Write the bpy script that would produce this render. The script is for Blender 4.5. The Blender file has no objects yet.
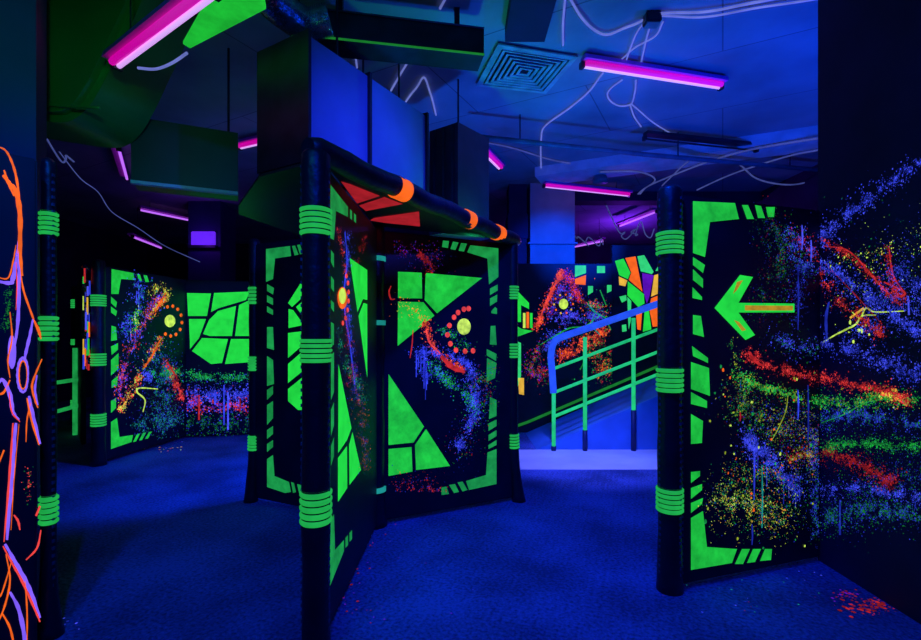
import bpy, bmesh, math, random
from mathutils import Vector, Matrix, noise

C = bpy.context.scene.collection
SC = bpy.context.scene
random.seed(7)

# ------------------------------------------------------------------ camera
F = 480.0            # focal length in pixels of the 921 px wide frame
CAMZ = 1.4
cam_d = bpy.data.cameras.new('camera')
cam = bpy.data.objects.new('camera', cam_d); C.objects.link(cam)
cam.location = (0, 0, CAMZ)
cam.rotation_euler = (math.pi / 2, 0, 0)
cam_d.sensor_width = 36.0
cam_d.lens = 36.0 * F / 921.0
cam_d.shift_y = 16.0 / 921.0
cam_d.clip_start = 0.05
SC.camera = cam

# ------------------------------------------------------------------ world, exposure, lights
w = bpy.data.worlds.new('world'); SC.world = w; w.use_nodes = True
w.node_tree.nodes['Background'].inputs[0].default_value = (0.0, 0.01, 0.12, 1)
w.node_tree.nodes['Background'].inputs[1].default_value = 0.05
SC.view_settings.view_transform = 'Standard'
SC.view_settings.look = 'None'
SC.view_settings.gamma = 1
SC.view_settings.exposure = 0.0
SC.view_settings.use_curve_mapping = False
SC.cycles.use_denoising = True
SC.cycles.max_bounces = 5
SC.cycles.sample_clamp_indirect = 3.0


def spot(name, loc, aim, power, color, size=60, blend=0.8, radius=0.06):
    d = bpy.data.lights.new(name, 'SPOT')
    d.energy = power; d.color = color; d.spot_size = math.radians(size); d.spot_blend = blend
    d.shadow_soft_size = radius
    o = bpy.data.objects.new(name, d); C.objects.link(o)
    o.location = loc
    o.rotation_euler = (Vector(aim) - Vector(loc)).to_track_quat('-Z', 'Y').to_euler()
    return o


def point(name, loc, power, color, radius=0.08):
    d = bpy.data.lights.new(name, 'POINT')
    d.energy = power; d.color = color; d.shadow_soft_size = radius
    o = bpy.data.objects.new(name, d); C.objects.link(o); o.location = loc
    return o


BLUE = (0.0, 0.05, 1.0)  # blue lamps added out of sight to brighten ceiling, ducts, ramp and floor
spot('ceiling_fill', (3.3, 3.6, 1.8), (3.0, 4.6, 3.9), 270, BLUE, 150, 1.0)
spot('ceiling_fill', (0.9, 5.0, 1.9), (0.5, 5.0, 3.9), 110, (0.0, 0.10, 1.0), 150, 1.0)
spot('duct_fill', (1.9, 1.2, 2.9), (-0.65, 3.6, 2.7), 620, (0.02, 0.05, 1.0), 30, 1.0)
spot('pillar_fill', (2.6, 3.2, 3.5), (1.5, 7.9, 2.6), 1500, (0.0, 0.06, 1.0), 22, 0.8)
spot('ramp_fill', (0.9, 3.6, 3.85), (1.4, 5.5, 0.0), 900, (0.13, 0.15, 1.0), 34, 0.9)
spot('ramp_side_fill', (0.6, 3.4, 3.8), (1.9, 5.9, 0.3), 1300, (0.0, 0.09, 1.0), 36, 0.8)
spot('left_floor_fill', (-1.55, 4.3, 2.0), (-2.9, 5.2, 0.0), 170, (0.0, 0.07, 1.0), 110, 1.0)
spot('left_near_fill', (-1.3, 0.6, 3.4), (-1.7, 3.6, 0.0), 120, (0.0, 0.10, 1.0), 60, 1.0)
spot('middle_floor_fill', (0.6, 2.0, 3.8), (0.6, 4.2, 0.0), 330, (0.0, 0.05, 1.0), 80, 1.0)
spot('near_floor_fill', (0.0, -0.6, 3.6), (0.0, 2.2, 0.0), 200, (0.0, 0.03, 1.0), 120, 1.0)
spot('green_fill', (-0.9, 0.9, 2.9), (-2.5, 3.3, 2.9), 26, (0.02, 1.0, 0.5), 50, 1.0)  # unseen green lamps added to tint the ducts and ceiling
point('green_fill', (-0.9, 1.0, 2.8), 3, (0.02, 1.0, 0.25))
spot('green_fill', (0.1, 4.35, 2.1), (0.0, 4.0, 3.9), 22, (0.02, 1.0, 0.35), 140, 1.0)
point('violet_wash', (3.6, 10.4, 3.3), 45, (0.22, 0.02, 1.0), 0.05)  # unseen lamp added to turn the back wall violet
point('violet_wash', (-4.75, 8.55, 3.15), 2.5, (0.25, 0.03, 1.0), 0.05)


# ------------------------------------------------------------------ materials
def new_mat(name):
    m = bpy.data.materials.new(name); m.use_nodes = True
    nt = m.node_tree
    return m, nt, nt.nodes['Principled BSDF']


def plain(name, col, rough=0.6, metal=0.0, vary=0.35, scale=6.0, bump=0.0, bscale=60.0, spec=0.4):
    m, nt, b = new_mat(name)
    tc = nt.nodes.new('ShaderNodeTexCoord')
    n = nt.nodes.new('ShaderNodeTexNoise'); n.inputs['Scale'].default_value = scale
    n.inputs['Detail'].default_value = 5
    nt.links.new(tc.outputs['Object'], n.inputs['Vector'])
    r = nt.nodes.new('ShaderNodeValToRGB')
    r.color_ramp.elements[0].position = 0.3; r.color_ramp.elements[1].position = 0.7
    r.color_ramp.elements[0].color = tuple(c * (1 - vary) for c in col) + (1,)
    r.color_ramp.elements[1].color = tuple(min(1, c * (1 + vary)) for c in col) + (1,)
    nt.links.new(n.outputs['Fac'], r.inputs['Fac'])
    nt.links.new(r.outputs['Color'], b.inputs['Base Color'])
    b.inputs['Roughness'].default_value = rough
    b.inputs['Metallic'].default_value = metal
    b.inputs['Specular IOR Level'].default_value = spec
    if bump:
        n2 = nt.nodes.new('ShaderNodeTexNoise'); n2.inputs['Scale'].default_value = bscale
        nt.links.new(tc.outputs['Object'], n2.inputs['Vector'])
        bp = nt.nodes.new('ShaderNodeBump'); bp.inputs['Strength'].default_value = bump
        bp.inputs['Distance'].default_value = 0.01
        nt.links.new(n2.outputs['Fac'], bp.inputs['Height'])
        nt.links.new(bp.outputs['Normal'], b.inputs['Normal'])
    if name == 'ceiling_paint':
        br = nt.nodes.new('ShaderNodeTexBrick'); br.inputs['Scale'].default_value = 1.0
        br.inputs['Brick Width'].default_value = 2.4; br.inputs['Row Height'].default_value = 1.2
        br.inputs['Mortar Size'].default_value = 0.008; br.inputs['Mortar Smooth'].default_value = 0.4
        br.inputs['Color1'].default_value = (1, 1, 1, 1); br.inputs['Color2'].default_value = (0.88, 0.88, 0.9, 1); br.inputs['Mortar'].default_value = (0.45, 0.45, 0.5, 1)
        mp = nt.nodes.new('ShaderNodeMapping'); mp.inputs['Rotation'].default_value = (0, 0, 0.5)
        nt.links.new(tc.outputs['Object'], mp.inputs['Vector']); nt.links.new(mp.outputs['Vector'], br.inputs['Vector'])
        mx = nt.nodes.new('ShaderNodeMix'); mx.data_type = 'RGBA'; mx.blend_type = 'MULTIPLY'; mx.inputs[0].default_value = 1.0
        nt.links.new(r.outputs['Color'], mx.inputs[6]); nt.links.new(br.outputs['Color'], mx.inputs[7])
        nt.links.new(mx.outputs[2], b.inputs['Base Color'])
    return m


def glow(name, col, strength=1.0, vary=0.25, scale=9.0):
    """fluorescent paint: gives off light of its own under the ultraviolet tubes"""
    m, nt, b = new_mat(name)
    b.inputs['Base Color'].default_value = (col[0] * 0.5, col[1] * 0.5, col[2] * 0.5, 1)
    b.inputs['Roughness'].default_value = 0.7
    b.inputs['Specular IOR Level'].default_value = 0.2
    tc = nt.nodes.new('ShaderNodeTexCoord')
    n = nt.nodes.new('ShaderNodeTexNoise'); n.inputs['Scale'].default_value = scale
    n.inputs['Detail'].default_value = 6; n.inputs['Roughness'].default_value = 0.65
    nt.links.new(tc.outputs['Object'], n.inputs['Vector'])
    mr = nt.nodes.new('ShaderNodeMapRange')
    mr.inputs['From Min'].default_value = 0.3; mr.inputs['From Max'].default_value = 0.7
    mr.inputs['To Min'].default_value = strength * (1 - vary)
    mr.inputs['To Max'].default_value = strength * (1 + vary)
    nt.links.new(n.outputs['Fac'], mr.inputs['Value'])
    b.inputs['Emission Color'].default_value = tuple(col) + (1,)
    nt.links.new(mr.outputs['Result'], b.inputs['Emission Strength'])
    return m


M = {}
M['G'] = glow('fluorescent_green', (0.012, 0.50, 0.045), 1.0, 0.35)
M['Gb'] = glow('fluorescent_green_bright', (0.015, 0.68, 0.05), 1.0, 0.2)
M['Gap'] = plain('cord_gap_shade', (0.01, 0.05, 0.02), 0.8)
M['Gc'] = glow('fluorescent_green_cord', (0.012, 0.38, 0.06), 1.0, 0.2)
M['Gd'] = glow('fluorescent_green_thin', (0.010, 0.30, 0.06), 0.9, 0.4)
M['Gm'] = glow('fluorescent_mint', (0.03, 0.62, 0.16))
M['O'] = glow('fluorescent_orange', (0.95, 0.13, 0.01))
M['R'] = glow('fluorescent_red', (0.48, 0.018, 0.02))
M['Rc'] = glow('fluorescent_red_canopy', (0.34, 0.010, 0.018), 1.0, 0.3)
M['Rp'] = glow('fluorescent_pink_red', (0.9, 0.06, 0.05))
M['B'] = glow('fluorescent_blue', (0.03, 0.05, 0.7))
M['Bd'] = glow('fluorescent_deep_blue', (0.01, 0.02, 0.30))
M['V'] = glow('fluorescent_violet', (0.07, 0.09, 0.90))
M['Vm'] = glow('fluorescent_violet_line', (0.24, 0.12, 0.95))
M['P'] = glow('fluorescent_purple', (0.10, 0.005, 0.40))
M['Y'] = glow('fluorescent_yellow', (0.55, 0.80, 0.09))
M['A'] = glow('fluorescent_amber', (0.75, 0.42, 0.04))
M['OrG'] = glow('orange_over_green', (0.42, 0.24, 0.015), 1.0, 0.4, 14)
M['Ol'] = glow('fluorescent_olive', (0.28, 0.36, 0.02), 1.0, 0.5, 30)
M['C'] = glow('fluorescent_teal', (0.01, 0.25, 0.22))
M['Gf'] = glow('fluorescent_green_faint', (0.008, 0.16, 0.02))
M['Rf'] = glow('fluorescent_red_faint', (0.22, 0.008, 0.012))
M['board'] = plain('black_board', (0.010, 0.012, 0.03), 0.55, vary=0.4, scale=3)
M['fabric'] = plain('black_vinyl', (0.008, 0.010, 0.022), 0.42, bump=0.5, bscale=25, spec=0.5)
M['lace'] = plain('lacing_cord', (0.06, 0.09, 0.16), 0.6)
M['ceiling'] = plain('ceiling_paint', (0.34, 0.36, 0.42), 0.8, vary=0.3, scale=1.2, bump=0.25, bscale=14)
M['wall'] = plain('dark_wall_paint', (0.02, 0.010, 0.06), 0.7, vary=0.4, scale=2)
M['wall2'] = plain('navy_wall_paint', (0.03, 0.02, 0.13), 0.6, vary=0.3, scale=1.5)
M['pillar'] = plain('pillar_paint', (0.36, 0.38, 0.45), 0.6, vary=0.1)
M['darkmetal'] = plain('dark_metal', (0.03, 0.03, 0.05), 0.4, 0.3)
M['duct'] = plain('duct_sheet_metal', (0.20, 0.26, 0.55), 0.4, 0.3, vary=0.15, scale=2)
M['duct_dark'] = plain('duct_dark_sheet', (0.03, 0.06, 0.05), 0.45, 0.2, vary=0.3, scale=1.5)
M['duct_brown'] = plain('duct_brown_sheet', (0.16, 0.06, 0.10), 0.5, 0.2, vary=0.3, scale=3)
M['foil'] = plain('foil', (0.5, 0.55, 0.6), 0.2, 0.9, vary=0.3, scale=20, bump=0.8, bscale=50)
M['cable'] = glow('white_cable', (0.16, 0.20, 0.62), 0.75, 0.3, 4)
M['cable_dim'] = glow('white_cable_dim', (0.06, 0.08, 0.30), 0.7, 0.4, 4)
M['pipe'] = plain('pipe_paint', (0.12, 0.2, 0.25), 0.5)
M['vent'] = plain('vent_paint', (0.35, 0.5, 0.5), 0.45)
M['beam'] = plain('beam_paint', (0.8, 0.8, 0.85), 0.6, vary=0.15)
M['rail_blue'] = glow('handrail_blue', (0.02, 0.09, 0.75), 0.9)
M['rail_green'] = glow('rail_green', (0.015, 0.55, 0.16), 0.9, 0.35, 5)
M['ramp'] = plain('ramp_paint', (0.06, 0.22, 0.60), 0.55, vary=0.15, scale=3)
M['fixture'] = plain('fixture_body', (0.85, 0.10, 0.75), 0.5, vary=0.05)
M['sleeve'] = plain('rail_foot', (0.01, 0.02, 0.10), 0.5)

m, nt, b = new_mat('uv_tube'); M['tube'] = m
b.inputs['Base Color'].default_value = (0.8, 0.7, 0.9, 1)
b.inputs['Emission Color'].default_value = (0.68, 0.36, 0.88, 1)
b.inputs['Emission Strength'].default_value = 1.0
m, nt, b = new_mat('uv_tube_far'); M['tube_far'] = m
b.inputs['Base Color'].default_value = (0.5, 0.3, 0.9, 1)
b.inputs['Emission Color'].default_value = (0.50, 0.14, 0.9, 1)
b.inputs['Emission Strength'].default_value = 1.1
m, nt, b = new_mat('uv_tube_glow'); M['tubeglow'] = m       # magenta light on the housing, given as emission
b.inputs['Base Color'].default_value = (0.6, 0.1, 0.6, 1)
b.inputs['Emission Color'].default_value = (0.60, 0.0, 0.34, 1)
b.inputs['Emission Strength'].default_value = 0.9

# carpet
m, nt, b = new_mat('carpet'); M['carpet'] = m
tc = nt.nodes.new('ShaderNodeTexCoord')
mp = nt.nodes.new('ShaderNodeMapping'); mp.inputs['Rotation'].default_value = (0, 0, 0.35)
nt.links.new(tc.outputs['Object'], mp.inputs['Vector'])
n1 = nt.nodes.new('ShaderNodeTexNoise'); n1.inputs['Scale'].default_value = 55; n1.inputs['Detail'].default_value = 3
n2 = nt.nodes.new('ShaderNodeTexNoise'); n2.inputs['Scale'].default_value = 1.6; n2.inputs['Detail'].default_value = 4
wv = nt.nodes.new('ShaderNodeTexWave'); wv.inputs['Scale'].default_value = 5.5; wv.inputs['Distortion'].default_value = 0.4
for n in (n1, n2, wv):
    nt.links.new(mp.outputs['Vector'], n.inputs['Vector'])
a1 = nt.nodes.new('ShaderNodeMath'); a1.operation = 'MULTIPLY'
nt.links.new(n1.outputs['Fac'], a1.inputs[0]); nt.links.new(n2.outputs['Fac'], a1.inputs[1])
a2 = nt.nodes.new('ShaderNodeMath'); a2.operation = 'MULTIPLY_ADD'; a2.inputs[1].default_value = 0.018
nt.links.new(wv.outputs['Fac'], a2.inputs[0]); nt.links.new(a1.outputs[0], a2.inputs[2])
rr = nt.nodes.new('ShaderNodeValToRGB')
rr.color_ramp.elements[0].position = 0.17; rr.color_ramp.elements[0].color = (0.03, 0.06, 0.20, 1)
rr.color_ramp.elements[1].position = 0.36; rr.color_ramp.elements[1].color = (0.13, 0.20, 0.62, 1)
nt.links.new(a2.outputs[0], rr.inputs['Fac']); nt.links.new(rr.outputs['Color'], b.inputs['Base Color'])
b.inputs['Roughness'].default_value = 0.85; b.inputs['Specular IOR Level'].default_value = 0.25
bp = nt.nodes.new('ShaderNodeBump'); bp.inputs['Strength'].default_value = 0.8; bp.inputs['Distance'].default_value = 0.008
nt.links.new(n1.outputs['Fac'], bp.inputs['Height']); nt.links.new(bp.outputs['Normal'], b.inputs['Normal'])


# ------------------------------------------------------------------ mesh helpers
def root_loc(o):
    v = Vector((0, 0, 0))
    while o is not None:
        v += o.location; o = o.parent
    return v


def obj(name, bm, mats, parent=None, origin=None, smooth=False):
    """link bm (world coordinates) as one mesh object under parent"""
    me = bpy.data.meshes.new(name)
    if origin is None:
        origin = root_loc(parent) if parent else Vector((0, 0, 0))
    origin = Vector(origin)
    bmesh.ops.translate(bm, verts=bm.verts, vec=-origin)
    if smooth:
        for f in bm.faces: f.smooth = True
    bm.to_mesh(me); bm.free()
    if not isinstance(mats, (list, tuple)): mats = [mats]
    for mm in mats: me.materials.append(M[mm])
    o = bpy.data.objects.new(name, me); C.objects.link(o)
    if parent:
        o.parent = parent; o.location = origin - root_loc(parent)
    else:
        o.location = origin
    return o


def thing(name, label, cat, loc, group=None):
    o = bpy.data.objects.new(name, None); C.objects.link(o)
    o.empty_display_size = 0.1
    o.location = loc
    return tag(o, label, cat, group)


def tag(o, label, cat, group=None):
    o['label'] = label; o['category'] = cat
    if group: o['group'] = group
    return o


def struct(name, bm, mat, smooth=False):
    o = obj(name, bm, mat, smooth=smooth); o['kind'] = 'structure'; return o


def box(bm, lo, hi, mi=0):
    x0, y0, z0 = lo; x1, y1, z1 = hi
    v = [bm.verts.new(p) for p in ((x0, y0, z0), (x1, y0, z0), (x1, y1, z0), (x0, y1, z0),
                                   (x0, y0, z1), (x1, y0, z1), (x1, y1, z1), (x0, y1, z1))]
    for q in ((3, 2, 1, 0), (4, 5, 6, 7), (0, 1, 5, 4), (1, 2, 6, 5), (2, 3, 7, 6), (3, 0, 4, 7)):
        f = bm.faces.new([v[i] for i in q]); f.material_index = mi
    return v


def prism(bm, pts, z0, z1, mi=0):
    """extrude an XY outline from z0 to z1 (z0/z1 numbers)"""
    lo = [bm.verts.new((p[0], p[1], z0)) for p in pts]
    hi = [bm.verts.new((p[0], p[1], z1)) for p in pts]
    n = len(pts)
    fs = [bm.faces.new(lo[::-1]), bm.faces.new(hi)]
    for i in range(n):
        fs.append(bm.faces.new((lo[i], lo[(i + 1) % n], hi[(i + 1) % n], hi[i])))
    for f in fs: f.material_index = mi
    bmesh.ops.recalc_face_normals(bm, faces=fs)


def prism3(bm, pts, vec, mi=0):
    """extrude a 3D planar outline along vec"""
    vec = Vector(vec)
    lo = [bm.verts.new(p) for p in pts]; hi = [bm.verts.new(Vector(p) + vec) for p in pts]
    n = len(pts)
    fs = [bm.faces.new(lo[::-1]), bm.faces.new(hi)]
    for i in range(n):
        fs.append(bm.faces.new((lo[i], lo[(i + 1) % n], hi[(i + 1) % n], hi[i])))
    for f in fs: f.material_index = mi
    bmesh.ops.recalc_face_normals(bm, faces=fs)


def lathe(bm, cx, cy, prof, seg=20, mi=0, cap=True, lean=(0, 0)):
    """prof: list of (r, z); lean shifts x,y per (1 - z/2.2) cubed"""
    rings = []
    for r, z in prof:
        k = max(0.0, 1 - z / 0.7) ** 2
        ox, oy = cx + lean[0] * k, cy + lean[1] * k
        rings.append([bm.verts.new((ox + r * math.cos(2 * math.pi * i / seg), oy + r * math.sin(2 * math.pi * i / seg), z)) for i in range(seg)])
    for a, b_ in zip(rings, rings[1:]):
        for i in range(seg):
            f = bm.faces.new((a[i], a[(i + 1) % seg], b_[(i + 1) % seg], b_[i])); f.smooth = True; f.material_index = mi
    if cap:
        bm.faces.new(rings[0][::-1]); bm.faces.new(rings[-1])


def tube(bm, pts, r, seg=8, mi=0, rfun=None):
    """tube along a polyline; rfun(i, n) scales radius"""
    pts = [Vector(p) for p in pts]
    n = len(pts); rings = []
    up = Vector((0, 0, 1))
    prev = None
    for i, p in enumerate(pts):
        t = (pts[min(i + 1, n - 1)] - pts[max(i - 1, 0)]).normalized()
        if prev is None:
            a = t.cross(up)
            if a.length < 1e-3: a = t.cross(Vector((1, 0, 0)))
        else:
            a = prev - t * prev.dot(t)
        a.normalize(); prev = a
        b_ = t.cross(a).normalized()
        rr_ = r * (rfun(i, n) if rfun else 1)
        rings.append([bm.verts.new(p + (a * math.cos(2 * math.pi * k / seg) + b_ * math.sin(2 * math.pi * k / seg)) * rr_) for k in range(seg)])
    for a, b_ in zip(rings, rings[1:]):
        for k in range(seg):
            f = bm.faces.new((a[k], a[(k + 1) % seg], b_[(k + 1) % seg], b_[k])); f.smooth = True; f.material_index = mi
    bm.faces.new(rings[0][::-1]).material_index = mi; bm.faces.new(rings[-1]).material_index = mi


def smooth_pts(pts, sub=6):
    """Catmull-Rom through the points"""
    pts = [Vector(p) for p in pts]
    if len(pts) < 3: return pts
    P_ = [pts[0] * 2 - pts[1]] + pts + [pts[-1] * 2 - pts[-2]]
    out = []
    for i in range(1, len(P_) - 2):
        a, b_, c, d = P_[i - 1:i + 3]
        for k in range(sub):
            t = k / sub
            out.append(0.5 * ((2 * b_) + (c - a) * t + (2 * a - 5 * b_ + 4 * c - d) * t * t + (3 * b_ - a - 3 * c + d) * t ** 3))
    out.append(pts[-1])
    return out


def Z(px, py, z):
    """point of the horizontal plane at height z seen at photo position px, py"""
    Y = F * (z - CAMZ) / (336 - py)
    return Vector(((px - 460.5) / F * Y, Y, z))


def at_y(px, py, Y):
    return Vector(((px - 460.5) / F * Y, Y, CAMZ + (336 - py) / F * Y))


class Plane:
    """a vertical surface from A to B (x, y), with paint lying on its camera side"""
    def __init__(s, A, B, eps=0.002, shift=0.0):
        A = Vector((A[0], A[1], 0)); B = Vector((B[0], B[1], 0))
        s.u = (B - A).normalized()
        s.n = Vector((s.u.y, -s.u.x, 0))
        if s.n.dot(Vector((0, 0, 0)) - A) < 0: s.n = -s.n
        s.A = A + s.n * shift; s.B = B + s.n * shift; s.eps = eps

    def at(s, px, py, e=0.0):
        d = Vector(((px - 460.5) / F, 1, (336 - py) / F))
        A = s.A + s.n * (s.eps + e)
        t = (A.dot(s.n)) / d.dot(s.n)
        p = d * t; p.z += CAMZ
        return p

    def poly(s, bm, pts, mi=0, e=0.0):
        vs = [bm.verts.new(s.at(x, y, e)) for x, y in pts]
        f = bm.faces.new(vs); f.material_index = mi
        f.normal_update()
        if f.normal.dot(s.n) < 0: f.normal_flip()
        return f

    def disc(s, bm, px, py, rx, ry=None, mi=0, e=0.0, seg=20):
        ry = ry or rx
        s.poly(bm, [(px + rx * math.cos(2 * math.pi * k / seg), py + ry * math.sin(2 * math.pi * k / seg)) for k in range(seg)], mi, e)

    def ribbon(s, bm, pts, wd, mi=0, e=0.0, curve=True, taper=True):
        q = smooth_pts([(x, y, 0) for x, y in pts]) if curve else [Vector((x, y, 0)) for x, y in pts]
        n = len(q); L = []; R = []
        for i, p in enumerate(q):
            t = q[min(i + 1, n - 1)] - q[max(i - 1, 0)]
            if t.length < 1e-6: t = Vector((0, 1, 0))
            t.normalize(); nn = Vector((-t.y, t.x, 0))
            ww = wd / 2 * ((0.45 + 0.55 * math.sin(math.pi * (i + 0.5) / n)) if taper else 1) * (1 + 0.15 * math.sin(i * 1.7))
            L.append(bm.verts.new(s.at(p.x + nn.x * ww, p.y + nn.y * ww, e)))
            R.append(bm.verts.new(s.at(p.x - nn.x * ww, p.y - nn.y * ww, e)))
        for i in range(n - 1):
            f = bm.faces.new((L[i], L[i + 1], R[i + 1], R[i])); f.material_index = mi
            f.normal_update()
            if f.normal.dot(s.n) < 0: f.normal_flip()

    def dot(s, bm, px, py, r, mi=0, e=0.0, clip=None):
        if clip and not (clip[0] <= px <= clip[2] and clip[1] <= py <= clip[3]): return
        c = s.at(px, py, e)
        rw = r * max(0.3, c.y) / F
        a0 = random.random() * 6.28; k = random.choice((5, 6, 7))
        st = random.uniform(0.7, 1.5)
        vs = []
        for i in range(k):
            a = a0 + 2 * math.pi * i / k; q = rw * random.uniform(0.75, 1.25)
            vs.append(bm.verts.new(c + s.u * (math.cos(a) * q) + Vector((0, 0, math.sin(a) * q * st))))
        f = bm.faces.new(vs); f.material_index = mi
        f.normal_update()
        if f.normal.dot(s.n) < 0: f.normal_flip()

    def spray(s, bm, pts, wd, n, cols, rmin=0.35, rmax=1.0, clip=None, e=0.0, drip=0):
        """n drops of paint thrown along a path, thinning outwards"""
        q = smooth_pts([(x, y, 0) for x, y in pts], 8)
        m_ = len(q)
        for _ in range(int(n * 4.2)):
            t = random.random() * (m_ - 1); i = min(int(t), m_ - 2); fr = t - i
            p = q[i].lerp(q[i + 1], fr)
            d = (q[i + 1] - q[i]); d = d.normalized() if d.length > 0 else Vector((1, 0, 0))
            off = random.gauss(0, wd / 2.2) * random.choice((0.35, 0.8, 1.2)); al = random.gauss(0, wd / 3)
            x = p.x - d.y * off + d.x * al; y = p.y + d.x * off + d.y * al
            cl_ = noise.noise(Vector((x * 0.11, y * 0.11, n * 0.37))) + 0.8 * noise.noise(Vector((x * 0.33, y * 0.33, n * 0.11)))
            if cl_ < random.uniform(-0.55, 0.40): continue
            r = 0.68 * (1 + 0.5 * max(0, cl_)) * (rmin + (rmax - rmin) * random.random() ** 3.0)
            s.dot(bm, x, y, r, random.choice(cols), e + random.uniform(0, 0.0008), clip)
        for _ in range(drip):
            i = random.randrange(m_ - 1); p = q[i]
            x = p.x + random.uniform(-wd, wd) / 2
            if clip and not (clip[0] + 1 <= x <= clip[2] - 1 and p.y > clip[1]): continue
            y2 = min(p.y + random.uniform(8, 30), (clip[3] if clip else 999))
            s.ribbon(bm, [(x, p.y), (x, y2)], 0.9, random.choice(cols), e, curve=False)


for k_ in ('G', 'O', 'R', 'B', 'V', 'Y', 'A', 'Bd', 'Gf', 'Rf', 'Gd', 'C', 'P', 'Rp', 'Ol'):
    m = M[k_].copy(); M['s' + k_] = m; m.name = M[k_].name + '_spray'
    for n in m.node_tree.nodes:
        if n.type == 'MAP_RANGE':
            n.inputs['To Min'].default_value = 0.35; n.inputs['To Max'].default_value = 1.5
        if n.type == 'TEX_NOISE': n.inputs['Scale'].default_value = 14
SPL = ['G', 'O', 'R', 'B', 'V', 'Y', 'A', 'Bd', 'Gf', 'Rf', 'Gd', 'C', 'P', 'Rp', 'Ol']
S = {k: i for i, k in enumerate(SPL)}
SPL = ['s' + k for k in SPL]


def cols(t):
    return [S[k] for k in t.split()]


# ------------------------------------------------------------------ the room
CEIL = 3.9
XL, XR, YB, YF = -8.5, 5.2, 13.0, -2.5
bm = bmesh.new(); box(bm, (XL, YF, -0.1), (XR, YB, 0)); struct('floor', bm, 'carpet')
bm = bmesh.new(); box(bm, (XL, YF, CEIL), (XR, YB, CEIL + 0.1)); struct('ceiling', bm, 'ceiling')
bm = bmesh.new(); box(bm, (XL, YB, 0), (XR, YB + 0.1, CEIL)); struct('wall_back', bm, 'wall')
bm = bmesh.new(); box(bm, (XL - 0.1, YF, 0), (XL, YB, CEIL)); struct('wall_left', bm, 'wall')
bm = bmesh.new(); box(bm, (XL, YF - 0.1, 0), (XR, YF, CEIL)); struct('wall_front', bm, 'wall')
bm = bmesh.new(); box(bm, (XR, YF, 0), (XR + 0.1, YB, CEIL)); struct('wall_far_right', bm, 'wall')

# near right wall, full height, thrown with paint
RC = Vector((2.234, 3.0, 0))
bm = bmesh.new(); box(bm, (RC.x, YF + 0.01, 0), (RC.x + 0.12, RC.y, CEIL - 0.001))
wr = struct('wall_right', bm, 'wall')
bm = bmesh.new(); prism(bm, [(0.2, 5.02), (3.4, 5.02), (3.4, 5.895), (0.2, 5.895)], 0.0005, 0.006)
M['lit_strip'] = plain('lit_strip_paint', (0.80, 0.74, 0.85), 0.6, vary=0.15, scale=2)  # pale colour carries most of the lit floor strip's brightness
struct('lit_floor_strip', bm, 'lit_strip')
pr = Plane((RC.x, RC.y), (RC.x, 0))
bm = bmesh.new()
cl = (820, 130, 935, 560)
def sw(*a, **k): pr.spray(bm, *a, clip=cl, **k)
sw([(790, 300), (821, 240), (860, 205), (921, 160)], 13, 850, cols('V B B Bd Bd'), rmax=1.1)
sw([(815, 262), (845, 280), (885, 308), (921, 335)], 15, 900, cols('B V Bd Bd'), rmax=1.2)
sw([(820, 240), (850, 256), (880, 285), (900, 305)], 5, 330, cols('R R Rp Rf'))
sw([(818, 268), (838, 300), (870, 325), (880, 335)], 9, 480, cols('R Rf Rf Rp'))
sw([(860, 330), (875, 320), (890, 300), (921, 300)], 16, 420, cols('B Bd Bd V'))
sw([(886, 245), (895, 290), (906, 300)], 6, 220, cols('R R Rf'))
sw([(900, 265), (880, 290), (870, 300)], 12, 260, cols('V Bd B Bd'))
sw([(895, 270), (921, 290), (930, 320)], 22, 380, cols('V Bd B Bd Bd'))
sw([(815, 340), (850, 350), (890, 362), (921, 376)], 15, 850, cols('B Bd V Bd'), rmax=1.1)
sw([(815, 375), (850, 384), (890, 393), (908, 402)], 9, 620, cols('R R Rp Rf'), rmax=1.1)
sw([(815, 400), (850, 404), (880, 398), (915, 400)], 11, 700, cols('G G Gf Gd Ol'))
sw([(815, 420), (860, 415), (921, 425)], 16, 750, cols('Bd B Gf Bd'))
sw([(815, 448), (860, 444), (921, 446)], 9, 700, cols('G Gf Gf Gd'))
sw([(815, 450), (850, 460), (880, 475), (892, 485)], 13, 700, cols('R Rf Rf Rf'), rmax=1.1)
sw([(815, 492), (860, 488), (921, 498)], 9, 620, cols('B B Bd V'))
sw([(815, 520), (870, 510), (921, 515)], 20, 900, cols('Gf Bd Bd Gf B Gf'))
sw([(840, 500), (925, 470)], 45, 600, cols('Bd Gf Bd Bd'), rmax=0.8)
sw([(840, 300), (925, 230)], 60, 300, cols('Bd Bd Gf Y V'), rmax=0.8)
sw([(835, 265), (890, 245)], 16, 45, cols('Y Y A Gd'), rmax=1.3)
for k in range(10):
    x = 860 + random.gauss(0, 8); pr.dot(bm, x, 330 + random.gauss(0, 5), random.uniform(1, 2), S['Y'])
pr.ribbon(bm, [(822, 343), (835, 335), (845, 330), (856, 324), (862, 316), (876, 315)], 1.8, S['Y'])
pr.ribbon(bm, [(852, 312), (860, 318), (866, 308), (875, 312), (905, 311)], 1.6, S['Y'])
pr.ribbon(bm, [(850, 318), (864, 308)], 2.4, S['A'])
pr.ribbon(bm, [(821, 423), (845, 414), (865, 403), (885, 399)], 1.2, S['Gd'])
pr.ribbon(bm, [(880, 395), (895, 397), (907, 406)], 3.0, S['Rp'])
for k in range(26):
    pr.dot(bm, 890 + random.gauss(0, 7), 397 + random.gauss(0, 4), random.uniform(0.8, 2.0), random.choice(cols('Y A Y')))
pr.ribbon(bm, [(824, 246), (850, 252), (880, 285), (897, 300)], 1.6, S['R'])
pr.ribbon(bm, [(824, 262), (860, 300), (880, 322)], 1.3, S['Rf'])
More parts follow.
